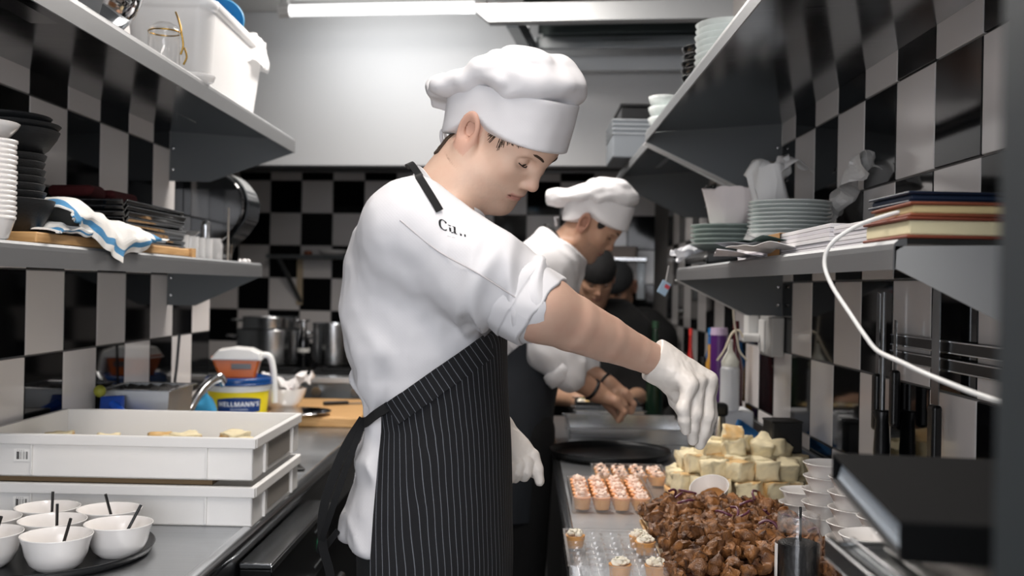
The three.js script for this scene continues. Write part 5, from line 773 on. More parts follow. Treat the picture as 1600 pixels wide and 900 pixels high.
// a soft chef hat in its own frame: u = x forward, v = y up, band bottom at y = 0
function hatFields(fold) {
  const band = (x, y, z) => { const t = clamp(y / 0.09), a = 0.116 + 0.004 * t, b = 0.0885 + 0.003 * t, q = Math.pow(Math.pow(Math.abs(x - 0.011) / a, 2.6) + Math.pow(Math.abs(z) / b, 2.6), 1 / 2.6), side = Math.abs(z) / b;
    const low = -0.004 + 0.014 * smooth(0, 0.11, x) + 0.034 * Math.exp(-(((x - 0.01) / 0.07) ** 2)) * side * side + 0.02 * Math.exp(-(((x + 0.004) / 0.026) ** 2)) * side * side; return smax((q - 1) * 0.095 + 0.0009 * nz(x * 30, y * 40, z * 30), smax(low - y, y - 0.1, 0.006), 0.005); };
  const p1 = ellipsoid([0.045, 0.126, 0], [0.092, 0.046, 0.102]), e2 = ellipsoid([-0.05, 0.098, 0.004], [0.112, 0.03, 0.1]), p2 = (x, y, z) => e2(x, y - 0.36 * (x + 0.05), z) * 0.95, p3 = ellipsoid([-0.142, 0.073, 0.012], [0.026, 0.015, 0.048]);
  const puff = (x, y, z) => {
    const th = Math.atan2(z, x), lobes = 0.006 * Math.sin(th * 5 + fold) + 0.004 * Math.sin(th * 9 + 2 * fold);
    let d = smin(smin(p1(x, y, z), p2(x, y, z), 0.05), p3(x, y, z), 0.03);
    const crease = 1 - Math.exp(-10 * nz(x * 11 + fold, y * 16, z * 11) ** 2), fine = nz(x * 30, y * 34, z * 30 + fold);
    return d + lobes * smooth(0.13, 0.085, y) - 0.0065 * crease + 0.0018 * fine;
  };
  return { band, puff };
}
function addHat(person, M, pos, euler, fold, label, cell = 0.004) {
  const H = new THREE.Matrix4().compose(V(...pos), new THREE.Quaternion().setFromEuler(new THREE.Euler(...euler)), V(1, 1, 1)), W = M.clone().multiply(H), { band, puff } = hatFields(fold);
  const hat = part('hat', mesher(puff, [-0.2, 0.03, -0.14], [0.17, 0.2, 0.14], cell).applyMatrix4(W), cotton, person, label);
  part('hat_band', mesher(band, [-0.14, -0.03, -0.11], [0.14, 0.12, 0.11], cell).applyMatrix4(W), cotton, hat);
  const knot = [[-0.118, 0.0, 0], [-0.128, -0.004, 0.008], [-0.122, -0.016, 0.014], [-0.116, -0.028, 0.012]];
  part('tie_knot', join(tube(knot, 0.004, 6), tube(knot.map(([a, b, c]) => [a - 0.003, b * 1.2, -c * 0.4]), 0.003, 6)).applyMatrix4(W), cotton, hat);
}
function fingerField(chains, palm) { // chains: [[points], radius base, radius tip]
  const fs = [];
  for (const [pts, r0, r1] of chains) for (let i = 0; i < pts.length - 1; i++) { const n = pts.length - 1; fs.push([capsule(pts[i], pts[i + 1], mix(r0, r1, i / n), mix(r0, r1, (i + 1) / n)), i]); }
  const chainsN = []; let k = 0; for (const [pts] of chains) { chainsN.push(fs.slice(k, k + pts.length - 1).map((a) => a[0])); k += pts.length - 1; }
  const ch = chainsN.map((list) => (x, y, z) => { let d = 9; for (const f of list) d = smin(d, f(x, y, z), 0.006); return d; });
  return (x, y, z) => { let f = 9; for (const c of ch) { const d = c(x, y, z); f = smin(f, d, 0.0025); } return smin(f, palm(x, y, z), 0.011); };
}
// ribbon along points, flat side facing `out`
function ribbon(pts, width, out, thick = 0.0015, n = 24) {
  const c = new THREE.CatmullRomCurve3(pts.map((p) => V(...p))), o = V(...out).normalize();
  return sheet((u, v) => { const p = c.getPoint(u), t = c.getTangent(u), s = t.cross(o).normalize(); return p.addScaledVector(s, (v - 0.5) * width).toArray(); }, n, 2, thick);
}
// pinstriped apron cloth, one repeat = 10.5 mm
const pinstripe = canvasTex(64, 64, (c, w, h) => { c.fillStyle = '#0c0d11'; c.fillRect(0, 0, w, h); c.fillStyle = '#777b82'; c.fillRect(27, 0, 5, h); c.fillStyle = '#13151a'; for (let i = 0; i < 60; i++) c.fillRect((i * 37) % 64, (i * 23) % 64, 3, 1); });
const apronCloth = mat(0xffffff, 0.9, 0, { map: pinstripe }), denim = mat(0x23272d, 0.92, 0, { bumpMap: weave, bumpScale: 0.0003 });
function apronGeo(rows, cz, y0, y1, edgeX, off, ny = 70, nf = 44, foldAmp = 0.004) {
  return sheet((u, v) => {
    const y = mix(y0, y1, v), xb = rowAt(rows, y, 1), xf = rowAt(rows, y, 2), b = rowAt(rows, y, 3) + off, cx = (xb + xf) / 2, a = (xf - xb) / 2 + off;
    const e = Math.acos(clamp((edgeX(y) - cx) / a, -0.97, 0.985)), ph = mix(-e, e, u), s = Math.sign(Math.cos(ph)) * Math.pow(Math.abs(Math.cos(ph)), 2 / 2.3), t = Math.sign(Math.sin(ph)) * Math.pow(Math.abs(Math.sin(ph)), 2 / 2.3);
    const k = 1 + foldAmp / 0.15 * (nz(ph * 2.2, y * 3.2, 3) + 0.6 * nz(ph * 5, y * 4, 9)) * smooth(1.2, 0.9, y) + 0.012 * nz(ph * 3, y * 7, 1);
    return [cx + a * s * k, y, cz + b * t * k];
  }, nf, ny, 0.0025, false, (u, v) => { const y = mix(y0, y1, v), xf = rowAt(rows, y, 2), xb = rowAt(rows, y, 1), b = rowAt(rows, y, 3), a = (xf - xb) / 2, e = Math.acos(clamp((edgeX(y) - (xb + xf) / 2) / a, -0.97, 0.985)); return [(u - 0.5) * 2 * e * (a + b) / 2 / 0.0105, y / 0.0105]; });
}

{ // ---------------- the young chef in front
  const P = thing('person', 'young chef in tall white hat and striped apron sprinkling with a gloved hand', 'person');
  const cz = -1.76;
  const rows = [[1.59, -0.205, -0.085, 0.06], [1.575, -0.212, -0.082, 0.085], [1.556, -0.232, -0.078, 0.125], [1.526, -0.262, -0.07, 0.168], [1.483, -0.287, -0.06, 0.186], [1.429, -0.302, -0.05, 0.182], [1.364, -0.307, -0.047, 0.172], [1.299, -0.301, -0.046, 0.164], [1.246, -0.28, -0.044, 0.157], [1.202, -0.25, -0.041, 0.15], [1.171, -0.247, -0.038, 0.152], [1.128, -0.262, -0.036, 0.16], [1.042, -0.288, -0.033, 0.172], [0.966, -0.304, -0.03, 0.18], [0.6, -0.29, -0.03, 0.18], [0.3, -0.28, -0.03, 0.18]];
  const HM = { pos: [-0.0448, 1.6503, cz], e: [0.0969, -0.5348, -0.7966, 'YZX'] }, head = posed(headField, HM.pos, HM.e, 0.9274), M = head.matrix, Mi = M.clone().invert().elements;
  const neck = blend(0.03, capsule([-0.102, 1.612, cz], [-0.148, 1.545, cz], 0.05, 0.055), capsule([-0.088, 1.585, cz + 0.015], [-0.125, 1.53, cz + 0.01], 0.04, 0.04));
  const Sh = [-0.172, 1.488, -1.6], El = [0.018, 1.372, -1.565], Wr = [0.209, 1.287, -1.70];
  const forearm = blend(0.004, capsule(El, [0.07, 1.348, -1.597], 0.0455, 0.0435), capsule([0.07, 1.348, -1.597], [0.125, 1.324, -1.638], 0.0435, 0.0365), capsule([0.125, 1.324, -1.638], [0.175, 1.302, -1.673], 0.0365, 0.0285), capsule([0.175, 1.302, -1.673], [0.232, 1.277, -1.705], 0.0285, 0.0245));
  const lArm = blend(0.03, capsule([-0.16, 1.47, -1.92], [-0.13, 1.24, -1.98], 0.045, 0.042), capsule([-0.13, 1.24, -1.98], [-0.05, 1.15, -1.885], 0.04, 0.026));
  const upper = blend(0.03, capsule(Sh, El, 0.055, 0.047), trunk(rows.map(([y, a, b, c]) => [y, a + 0.03, b - 0.03, c * 0.82]), cz, 1.54, 0.95), capsule([-0.16, 0.93, cz + 0.085], [-0.16, 0.1, cz + 0.085], 0.075, 0.045), capsule([-0.16, 0.93, cz - 0.085], [-0.16, 0.1, cz - 0.085], 0.075, 0.045));
  const whole = (x, y, z) => smin(smin(head(x, y, z), neck(x, y, z), 0.028), smin(forearm(x, y, z), smin(lArm(x, y, z), upper(x, y, z), 0.03), 0.03), 0.03);
  const hc = headColor('fair', 0.28, [[0.028, -0.006, 0.072, 0.0025], [0.044, -0.03, 0.062, 0.0024], [0.028, -0.05, 0.066, 0.0022], [0.0, -0.095, 0.056, 0.0026], [0.052, -0.014, 0.06, 0.002]]);
  const color = (x, y, z, o) => { const lx = Mi[0] * x + Mi[4] * y + Mi[8] * z + Mi[12], ly = Mi[1] * x + Mi[5] * y + Mi[9] * z + Mi[13], lz = Mi[2] * x + Mi[6] * y + Mi[10] * z + Mi[14];
    if (lx * lx + ly * ly + lz * lz < 0.03) return hc(lx, ly, lz, o); const t = clamp(0.5 + 0.3 * nz(x * 40, y * 40, z * 40) + 0.12 * nz(x * 160, y * 160, z * 160)), [b, r] = SKIN.fair; for (let k = 0; k < 3; k++) o[k] = mix(b[k], r[k], t) * 0.97; };
  const bodyGeo = mergeGeometries([mesher(whole, [-0.24, 1.5, cz - 0.14], [0.09, 1.8, cz + 0.14], 0.0028, color), mesher(whole, [-0.08, 1.24, -1.78], [0.25, 1.44, -1.48], 0.004, color), mesher(whole, [-0.36, 0.02, -2.06], [0.02, 1.505, -1.5], 0.012, color)]);
  const body = part('body', bodyGeo, skinMat, P);
  faceParts(body, M);
  // short hair showing under the hat: close-cut nape and loose strands before the ear
  const hairF = (X, Y, Z) => { const x = Mi[0] * X + Mi[4] * Y + Mi[8] * Z + Mi[12], y = Mi[1] * X + Mi[5] * Y + Mi[9] * Z + Mi[13], z = Mi[2] * X + Mi[6] * Y + Mi[10] * Z + Mi[14]; return smax(whole(X, Y, Z) - 0.003 + 0.0016 * nz(x * 160, y * 50, z * 160), Math.max(x + 0.04 + 0.3 * (y + 0.06), -0.079 + 0.012 * nz(x * 90, z * 90, 1) - y, y), 0.002); };
  const strands = [];
  for (let i = 0; i < 54; i++) { const x0 = mix(0.012, 0.07, (i % 27) / 26) + rr(-0.002, 0.002), y0 = 0.046 + 0.12 * (x0 - 0.014), l = (0.016 + 0.03 * Math.exp(-(((x0 - 0.034) / 0.014) ** 2))) * rr(0.6, 1.1), pts = [];
    for (let k = 0; k <= 4; k++) { const t = k / 4, x = x0 - 0.006 * t + 0.010 * t * t * (x0 > 0.035 ? 1 : -0.4), y = y0 - l * t; let z = 0.1; for (let q = 0; q < 120 && headField(x, y, z) > 0.0006; q++) z -= 0.0006; pts.push([x, y, z]); }
    strands.push(tube(pts, 0.0007, 4, 6)); }
  part('hair', join(mesher(hairF, [-0.2, 1.58, cz - 0.1], [-0.05, 1.7, cz + 0.1], 0.0025), join(...strands).applyMatrix4(M)), hairMat, body);
  addHat(P, M, [0.001, -0.013, 0], [0, 0, 0.513], 0.6, 'floppy white cotton chef hat');
  // jacket
  const trunkF = trunk(rows, cz, 1.585, 0.975), sleeveL = blend(0.04, capsule([-0.165, 1.48, -1.91], [-0.135, 1.25, -1.97], 0.075, 0.06), capsule([-0.135, 1.25, -1.97], [-0.09, 1.19, -1.92], 0.058, 0.05));
  const ax = [El[0] - Sh[0], El[1] - Sh[1], El[2] - Sh[2]], al = Math.hypot(...ax);
  const slA = capsule(Sh, [-0.07, 1.425, -1.582], 0.083, 0.072), slB = capsule([-0.07, 1.425, -1.582], [-0.002, 1.384, -1.57], 0.070, 0.060);
  const sleeve = (x, y, z) => {
    const t = ((x - Sh[0]) * ax[0] + (y - Sh[1]) * ax[1] + (z - Sh[2]) * ax[2]) / (al * al);
    const d = smin(slA(x, y, z), slB(x, y, z), 0.04);
    const w = smooth(0.2, 0.75, t), along = t * al;
    return d - 0.012 * w * Math.exp(-20 * nz(along * 20 + y * 6, (y + x) * 5, z * 5) ** 2) + 0.004 + 0.004 * nz(x * 16, y * 16, z * 16);
  };
  const jacketF = (x, y, z) => {
    let d = smin(trunkF(x, y, z), sleeve(x, y, z), 0.045); d = smin(d, sleeveL(x, y, z), 0.04);
    const low = smooth(1.42, 1.22, y), fold = Math.exp(-26 * nz((x * 0.8 + y * 0.55) * 11, y * 5 + x * 3, z * 7) ** 2);
    d = smax(d, (y - 1.597 + (x + 0.2) * 0.66) * 0.83, 0.006);
    return d + 0.008 * smooth(-0.2, -0.13, x) * smooth(1.3, 1.2, y) - 0.014 * mix(smooth(-0.215, -0.245, x), smooth(-0.11, -0.19, x), smooth(1.25, 1.31, y)) * low * smooth(0.95, 1.12, y) * fold + 0.0035 * nz(x * 10, y * 12, z * 10) + 0.0015 * nz(x * 36, y * 30, z * 36) - 0.003 * smooth(-0.17, -0.21, x) * smooth(1.12, 1.0, y) * Math.sin(Math.atan2(z - cz, x + 0.17) * 7);
  };
  const jacket = part('jacket', mesher(jacketF, [-0.36, 0.94, -2.08], [0.03, 1.62, -1.47], 0.006), cotton, P);
  // turned-up cuff
  const cA = V(-0.028, 1.399, -1.577), cD = V(El[0] - Sh[0], El[1] - Sh[1] - 0.012, El[2] - Sh[2] + 0.01).normalize();
  const cuff = new THREE.LatheGeometry([[0.05, 0.002], [0.0605, 0.0], [0.0645, 0.006], [0.0655, 0.03], [0.0625, 0.031], [0.063, 0.034], [0.0615, 0.062], [0.0585, 0.066], [0.0545, 0.064], [0.053, 0.03]].map(([a, b]) => new THREE.Vector2(a, b)), 56);
  warp(cuff, 0.006, 26, 3); cuff.applyQuaternion(new THREE.Quaternion().setFromUnitVectors(V(0, 1, 0), cD)).translate(cA.x, cA.y, cA.z);
  part('cuff', cuff, cotton, jacket);
  part('collar', sheet((u, v) => { const a = mix(-2.75, 2.75, u) + Math.PI, r = 0.058 + 0.003 * v, h = 0.036 * v + 0.006 * Math.sin(a * 3), c = Math.cos(a + Math.PI), s = Math.sin(a); return [-0.148 + 0.48 * h + r * c * 0.98, 1.527 + 0.82 * h - c * 0.042, cz + r * s * 1.02]; }, 48, 6, 0.003), cotton, jacket);
  part('seam', join(tube([[-0.185, 1.495, -1.515], [-0.13, 1.452, -1.505], [-0.07, 1.42, -1.508], [-0.015, 1.386, -1.507]].map(([x, y, z]) => { let zz = z + 0.05; for (let i = 0; i < 40 && jacketF(x, y, zz) > 0; i++) zz -= 0.003; return [x, y, zz + 0.0012]; }), 0.0011, 5, 40)), mat(0xb9b5b6, 0.9), jacket);
  // embroidered letters on the shoulder, laid on the cloth
  const emb = canvasTex(256, 128, (c, w, h) => { c.clearRect(0, 0, w, h); c.fillStyle = '#15161a'; c.font = 'bold 88px serif'; c.fillText('Cu', 18, 84); c.fillRect(150, 62, 12, 22); c.fillRect(176, 66, 10, 18); c.font = '22px sans-serif'; c.fillText('— —', 70, 118); });
  const eo = V(-0.103, 1.492, -1.5), eu = V(0.93, -0.14, 0.3).normalize(), ev = V(-0.1, 0.8, -0.6).normalize();
  part('embroidered_letters', sheet((u, v) => { const p = eo.clone().addScaledVector(eu, (u - 0.5) * 0.066).addScaledVector(ev, (v - 0.5) * 0.033), nn = V(0, 0.5, 0.87); p.addScaledVector(nn, 0.05); for (let i = 0; i < 90 && jacketF(p.x, p.y, p.z) > 0.0012; i++) p.addScaledVector(nn, -0.0015); return p.toArray(); }, 16, 8), mat(0xffffff, 0.9, 0, { map: emb, alphaMap: canvasTex(256, 128, (c, w, h) => { c.fillStyle = '#000'; c.fillRect(0, 0, w, h); c.fillStyle = '#fff'; c.font = 'bold 88px serif'; c.fillText('Cu', 18, 84); c.fillRect(150, 62, 12, 22); c.fillRect(176, 66, 10, 18); c.font = '22px sans-serif'; c.fillText('— —', 70, 118); }), transparent: true, alphaTest: 0.5 }), jacket);
  // apron
  const edge = (y) => y > 1.335 ? mix(-0.05, 0.0, (y - 1.335) / 0.07) : y > 1.214 ? mix(-0.213, -0.05, (y - 1.214) / 0.121) : mix(-0.221, -0.213, clamp((y - 0.9) / 0.314));
  const apron = part('apron', apronGeo(rows, cz, 0.34, 1.40, edge, 0.014), apronCloth, P, 'black apron with thin white stripes');
  const lay = (px, py, off = 0.016) => { let z = cz + 0.3; for (let i = 0; i < 200 && trunkF(px, py, z) > off; i++) z -= 0.002; return [px, py, z]; };
  const fpts = [[-0.212, 1.218], [-0.175, 1.246], [-0.137, 1.274], [-0.1, 1.3], [-0.066, 1.325]];
  part('apron_facing', sheet((u, v) => { const i = Math.min(3, Math.floor(u * 4)), t = u * 4 - i, x = mix(fpts[i][0], fpts[i + 1][0], t) + v * 0.02, y = mix(fpts[i][1], fpts[i + 1][1], t) - v * 0.031; return lay(x, y, 0.0135); }, 24, 5, 0.002, false, (u, v) => [u * 0.19 / 0.0105, v * 3]), apronCloth, apron);
  part('waist_tie', ribbon([[-0.208, 1.214, -1.605], [-0.228, 1.2, -1.618], [-0.25, 1.182, -1.66], [-0.262, 1.178, -1.72], [-0.262, 1.178, -1.76]], 0.016, [-0.7, 0.1, 0.7]), blackCloth, apron);
  part('apron_string', ribbon([[-0.258, 1.185, -1.68], [-0.278, 1.15, -1.66], [-0.298, 1.1, -1.65], [-0.314, 1.04, -1.65], [-0.315, 0.985, -1.66], [-0.305, 0.94, -1.67], [-0.3, 0.88, -1.68]], 0.014, [0.2, 0, 1]), blackCloth, apron);
  part('apron_string', ribbon([[-0.255, 1.185, -1.68], [-0.268, 1.14, -1.645], [-0.284, 1.09, -1.635], [-0.3, 1.04, -1.64], [-0.318, 0.99, -1.66], [-0.322, 0.97, -1.68], [-0.298, 1.0, -1.7]], 0.01, [0.2, 0, 1]), blackCloth, apron);
  const onJacket = (x, y, z0) => { let z = z0; for (let i = 0; i < 300 && jacketF(x, y, z) > 0.0025; i++) z -= 0.001; return [x, y, z]; };
  part('neck_strap', ribbon([[-0.2, 1.6, -1.79], [-0.201, 1.602, -1.75], [-0.19, 1.597, -1.705], ...[[-0.178, 1.581], [-0.164, 1.564], [-0.15, 1.544], [-0.138, 1.526], [-0.128, 1.51]].map(([x, y]) => onJacket(x, y, -1.45))], 0.0115, [-0.15, 0.6, 0.75]), blackCloth, apron);
  // trousers and shoes
  part('trousers', mesher(blend(0.04, capsule([-0.165, 0.97, cz + 0.085], [-0.165, 0.1, cz + 0.085], 0.098, 0.07), capsule([-0.165, 0.97, cz - 0.085], [-0.165, 0.1, cz - 0.085], 0.098, 0.07)), [-0.3, 0.02, cz - 0.22], [-0.03, 1.09, cz + 0.22], 0.012), blackCloth, P);
  for (const s of [1, -1]) part('shoe', mesher(blend(0.03, capsule([-0.2, 0.045, cz + 0.085 * s], [-0.03, 0.032, cz + 0.09 * s], 0.045, 0.032), capsule([-0.175, 0.06, cz + 0.085 * s], [-0.165, 0.1, cz + 0.085 * s], 0.05, 0.052)), [-0.28, -0.002, cz + 0.085 * s - 0.08], [0.03, 0.17, cz + 0.085 * s + 0.08], 0.008), blackPlastic, P);
  // right hand in its glove, fingers pinched downwards
  const palmR = blend(0.022, capsule([0.209, 1.287, -1.70], [0.262, 1.252, -1.672], 0.026, 0.015), capsule([0.212, 1.289, -1.702], [0.296, 1.256, -1.703], 0.027, 0.016), capsule([0.22, 1.285, -1.708], [0.3, 1.246, -1.723], 0.024, 0.014), capsule([0.225, 1.272, -1.71], [0.252, 1.235, -1.712], 0.024, 0.018));
  const handR = fingerField([[[[0.262, 1.25, -1.668], [0.2505, 1.214, -1.655], [0.2535, 1.196, -1.658], [0.2575, 1.178, -1.666]], 0.0115, 0.0078], [[[0.279, 1.254, -1.685], [0.272, 1.205, -1.672], [0.269, 1.18, -1.675], [0.272, 1.16, -1.684]], 0.0125, 0.0085], [[[0.297, 1.255, -1.705], [0.2945, 1.2, -1.69], [0.2895, 1.174, -1.692], [0.285, 1.152, -1.698]], 0.0128, 0.0088], [[[0.303, 1.246, -1.724], [0.3045, 1.198, -1.715], [0.2985, 1.172, -1.714], [0.289, 1.15, -1.715]], 0.0122, 0.0085], [[[0.235, 1.258, -1.728], [0.254, 1.218, -1.738], [0.274, 1.184, -1.73], [0.284, 1.158, -1.724]], 0.015, 0.0095]], palmR);
  const wrinkled = (f) => (x, y, z) => f(x, y, z) + 0.0012 * nz(x * 55, y * 55, z * 55) + 0.0007 * nz(x * 140, y * 90, z * 140);
  const cuffR = capsule([0.198, 1.291, -1.695], [0.225, 1.28, -1.704], 0.0325, 0.028);
  const gloveCut = (f, p, n) => (x, y, z) => smax(f(x, y, z), -((x - p[0]) * n[0] + (y - p[1]) * n[1] + (z - p[2]) * n[2]), 0.003);
  const glR = part('glove', mesher(gloveCut((x, y, z) => smin(wrinkled(handR)(x, y, z), cuffR(x, y, z), 0.012), [0.207, 1.293, -1.70], [0.86, -0.4, -0.1]), [0.18, 1.13, -1.78], [0.34, 1.34, -1.62], 0.0026), latex, P, 'pale latex glove on the raised hand');
  const ringQ = new THREE.Quaternion().setFromUnitVectors(V(0, 0, 1), V(0.86, -0.4, -0.1).normalize());
  part('rolled_rim', new THREE.TorusGeometry(0.0315, 0.0022, 8, 36).applyQuaternion(ringQ).translate(0.2075, 1.2885, -1.699), latex, glR);
  // left hand in its glove, half closed in front of the apron
  const palmL = blend(0.02, capsule([-0.055, 1.155, -1.885], [-0.005, 1.115, -1.868], 0.026, 0.02), capsule([-0.05, 1.14, -1.87], [-0.018, 1.105, -1.855], 0.026, 0.02));
  const handL = fingerField([[[[-0.012, 1.122, -1.868], [0.017, 1.102, -1.855], [0.026, 1.08, -1.848], [0.03, 1.06, -1.846]], 0.0135, 0.0088], [[[-0.008, 1.11, -1.862], [0.008, 1.092, -1.845], [0.006, 1.077, -1.84], [0.003, 1.068, -1.843]], 0.0125, 0.009], [[[-0.018, 1.102, -1.856], [-0.006, 1.088, -1.838], [-0.01, 1.075, -1.834], [-0.013, 1.066, -1.838]], 0.012, 0.0088], [[[-0.03, 1.095, -1.852], [-0.02, 1.082, -1.833], [-0.023, 1.068, -1.83], [-0.026, 1.06, -1.834]], 0.0112, 0.0085], [[[-0.03, 1.135, -1.885], [0.0, 1.11, -1.888], [0.018, 1.085, -1.878], [0.02, 1.07, -1.872]], 0.014, 0.0095]], palmL);
  const wristL = capsule([-0.075, 1.17, -1.905], [-0.05, 1.15, -1.885], 0.032, 0.028);
  part('glove', mesher((x, y, z) => smin(wrinkled(handL)(x, y, z), wristL(x, y, z), 0.015), [-0.12, 1.03, -1.96], [0.06, 1.22, -1.79], 0.0028), latex, P, 'pale latex glove on the lowered hand');
}
{ // ---------------- second chef, bent over the steel tray
  const P = thing('person', 'bearded chef in white hat and plain dark apron bending over a steel tray', 'person');
  const cz = -3.35;
  const rows = [[1.6, 0.075, 0.175, 0.06], [1.575, 0.06, 0.18, 0.1], [1.535, 0.02, 0.185, 0.16], [1.48, -0.03, 0.185, 0.2], [1.4, -0.08, 0.175, 0.2], [1.29, -0.105, 0.165, 0.185], [1.17, -0.1, 0.16, 0.17], [1.0, -0.11, 0.135, 0.185], [0.86, -0.11, 0.125, 0.185], [0.6, -0.11, 0.12, 0.18]].map(([y, a, b, c]) => [y, a - 0.03, b - 0.06 * smooth(1.45, 1.2, y), c]);
  const head = posed(headField, [0.2, 1.608, cz], [0.12, -0.1, -0.72, 'YZX'], 0.92), M = head.matrix, Mi = M.clone().invert().elements;
  const neck = capsule([0.155, 1.572, cz], [0.095, 1.5, cz], 0.052, 0.06);
  const rArm = blend(0.015, capsule([0.09, 1.19, -3.16], [0.135, 1.14, -3.155], 0.04, 0.04), capsule([0.135, 1.14, -3.155], [0.212, 1.092, -3.2], 0.039, 0.028)), lArm = blend(0.02, capsule([0.15, 1.18, -3.53], [0.2, 1.135, -3.5], 0.04, 0.038), capsule([0.2, 1.135, -3.5], [0.272, 1.088, -3.45], 0.036, 0.027));
  const fist = (b, s) => fingerField([0, 1, 2, 3].map((i) => { const o = (i - 1.5) * 0.018 * s; return [[[b[0] + 0.055, b[1] - 0.022, b[2] + o], [b[0] + 0.082, b[1] - 0.055, b[2] + o * 0.9], [b[0] + 0.078 - 0.004 * i, b[1] - 0.082, b[2] + o * 0.7]], 0.0118, 0.0085]; }).concat([[[[b[0] + 0.02, b[1] - 0.025, b[2] - 0.03 * s], [b[0] + 0.052, b[1] - 0.058, b[2] - 0.034 * s], [b[0] + 0.07, b[1] - 0.082, b[2] - 0.018 * s]], 0.014, 0.009]]),
    blend(0.02, capsule([b[0], b[1], b[2]], [b[0] + 0.055, b[1] - 0.024, b[2] + 0.02], 0.026, 0.018), capsule([b[0], b[1], b[2]], [b[0] + 0.055, b[1] - 0.024, b[2] - 0.02], 0.026, 0.018)));
  const hr = fist([0.222, 1.084, -3.21], 1), hl = fist([0.275, 1.083, -3.445], -1);
  const bodyF = (x, y, z) => smin(smin(head(x, y, z), neck(x, y, z), 0.03), Math.min(smin(rArm(x, y, z), hr(x, y, z), 0.02), smin(lArm(x, y, z), hl(x, y, z), 0.02)), 0.002);
  const inner = blend(0.03, trunk(rows.map(([y, a, b, c]) => [y, a + 0.03, b - 0.03, c * 0.8]), cz, 1.55, 0.9), capsule([0.02, 1.45, -3.19], [0.1, 1.185, -3.16], 0.05, 0.042), capsule([0.03, 1.45, -3.51], [0.16, 1.175, -3.53], 0.05, 0.042), capsule([0.0, 0.9, cz + 0.09], [-0.02, 0.1, cz + 0.09], 0.07, 0.045), capsule([0.0, 0.9, cz - 0.09], [-0.02, 0.1, cz - 0.09], 0.07, 0.045));
  const whole = (x, y, z) => smin(bodyF(x, y, z), inner(x, y, z), 0.02);
  const hc = headColor('tan', 0.85), color = (x, y, z, o) => { const lx = Mi[0] * x + Mi[4] * y + Mi[8] * z + Mi[12], ly = Mi[1] * x + Mi[5] * y + Mi[9] * z + Mi[13], lz = Mi[2] * x + Mi[6] * y + Mi[10] * z + Mi[14]; if (lx * lx + ly * ly + lz * lz < 0.03) return hc(lx, ly, lz, o); const t = clamp(0.25 + 0.35 * nz(x * 40, y * 40, z * 40)), [b, r] = SKIN.tan; for (let k = 0; k < 3; k++) o[k] = mix(b[k], r[k], t); };
  const body = part('body', mergeGeometries([mesher(whole, [0.02, 1.46, cz - 0.14], [0.34, 1.78, cz + 0.14], 0.004, color), mesher(whole, [0.06, 0.96, -3.6], [0.4, 1.25, -3.08], 0.004, color), mesher(whole, [-0.2, 0.02, -3.62], [0.22, 1.48, -3.08], 0.014, color)]), skinMat, P);
  faceParts(body, M, 0x17110d);
  const hairF = (x, y, z) => { const d = headField(x, y, z) - 0.004, za = Math.abs(z), side = Math.max(Math.hypot((x - 0.036) / 0.8, (y - 0.038) * 0.7) - 0.017, 0.05 - za), nape = Math.max(x + 0.045, -0.075 - y); return smax(d, Math.min(side, nape), 0.002); };
  part('hair', mesher(hairF, [-0.12, -0.1, -0.09], [0.09, 0.08, 0.09], 0.004).applyMatrix4(M), mat(0x15110e, 0.7), body);
  addHat(P, M, [0.008, -0.002, 0], [0, 0, 0.48], 2.4, 'crumpled white cotton chef hat', 0.005);
  const tF = trunk(rows, cz, 1.595, 0.94);
  const sl = (a, b, c) => blend(0.04, capsule(a, b, 0.085, 0.07), capsule(b, c, 0.068, 0.062)), sR = sl([0.035, 1.45, -3.185], [0.08, 1.22, -3.16], [0.125, 1.155, -3.155]), sL = sl([0.04, 1.45, -3.515], [0.15, 1.2, -3.54], [0.195, 1.15, -3.51]);
  const jF = (x, y, z) => smax(smin(tF(x, y, z), smin(sR(x, y, z), sL(x, y, z), 0.02), 0.035), (y - 1.592 + (x - 0.045) * 0.75) * 0.8, 0.006) + 0.01 * smooth(1.32, 1.22, y) * smooth(-0.08, 0, x) * smooth(0.14, 0.1, x) - 0.008 * (y < 1.25 && z < -3.26 ? 0 : 1) * Math.exp(-14 * nz(x * 11 + y * 8, y * 9, z * 9) ** 2) + 0.004 * nz(x * 13, y * 13, z * 13);
  const jacket = part('jacket', mesher(jF, [-0.22, 0.92, -3.66], [0.25, 1.64, -3.04], 0.008), cotton, P);
  part('collar', sheet((u, v) => { const a = mix(-2.75, 2.75, u), r = 0.066, h = 0.03 * v, c = Math.cos(a), s = Math.sin(a); return [0.1 + 0.45 * h + r * c, 1.515 + 0.8 * h - c * 0.05, cz + r * s]; }, 40, 4, 0.003), cotton, jacket);
  const q = new THREE.Quaternion().setFromUnitVectors(V(0, 1, 0), V(0.6, -0.75, 0.05).normalize());
  for (const [cx, cy, zz] of [[0.108, 1.172, -3.156], [0.178, 1.168, -3.52]]) part('cuff', warp(lathe([[0.045, 0], [0.066, 0], [0.068, 0.02], [0.064, 0.042], [0.05, 0.044]], 32).applyQuaternion(q), 0.006, 25, 2).translate(cx, cy, zz), cotton, jacket);
  const edge = (y) => y > 1.3 ? 0.06 : y > 1.17 ? mix(-0.072, 0.06, (y - 1.17) / 0.13) : -0.075;
  const ap = part('apron', apronGeo(rows, cz, 0.69, 1.38, edge, 0.018, 40, 30, 0.005), denim, P, 'plain dark blue-grey apron');
  part('waist_tie', ribbon([[-0.07, 1.168, -3.19], [-0.11, 1.166, -3.23], [-0.135, 1.166, -3.3]], 0.014, [-0.6, 0, 0.8]), blackCloth, ap);
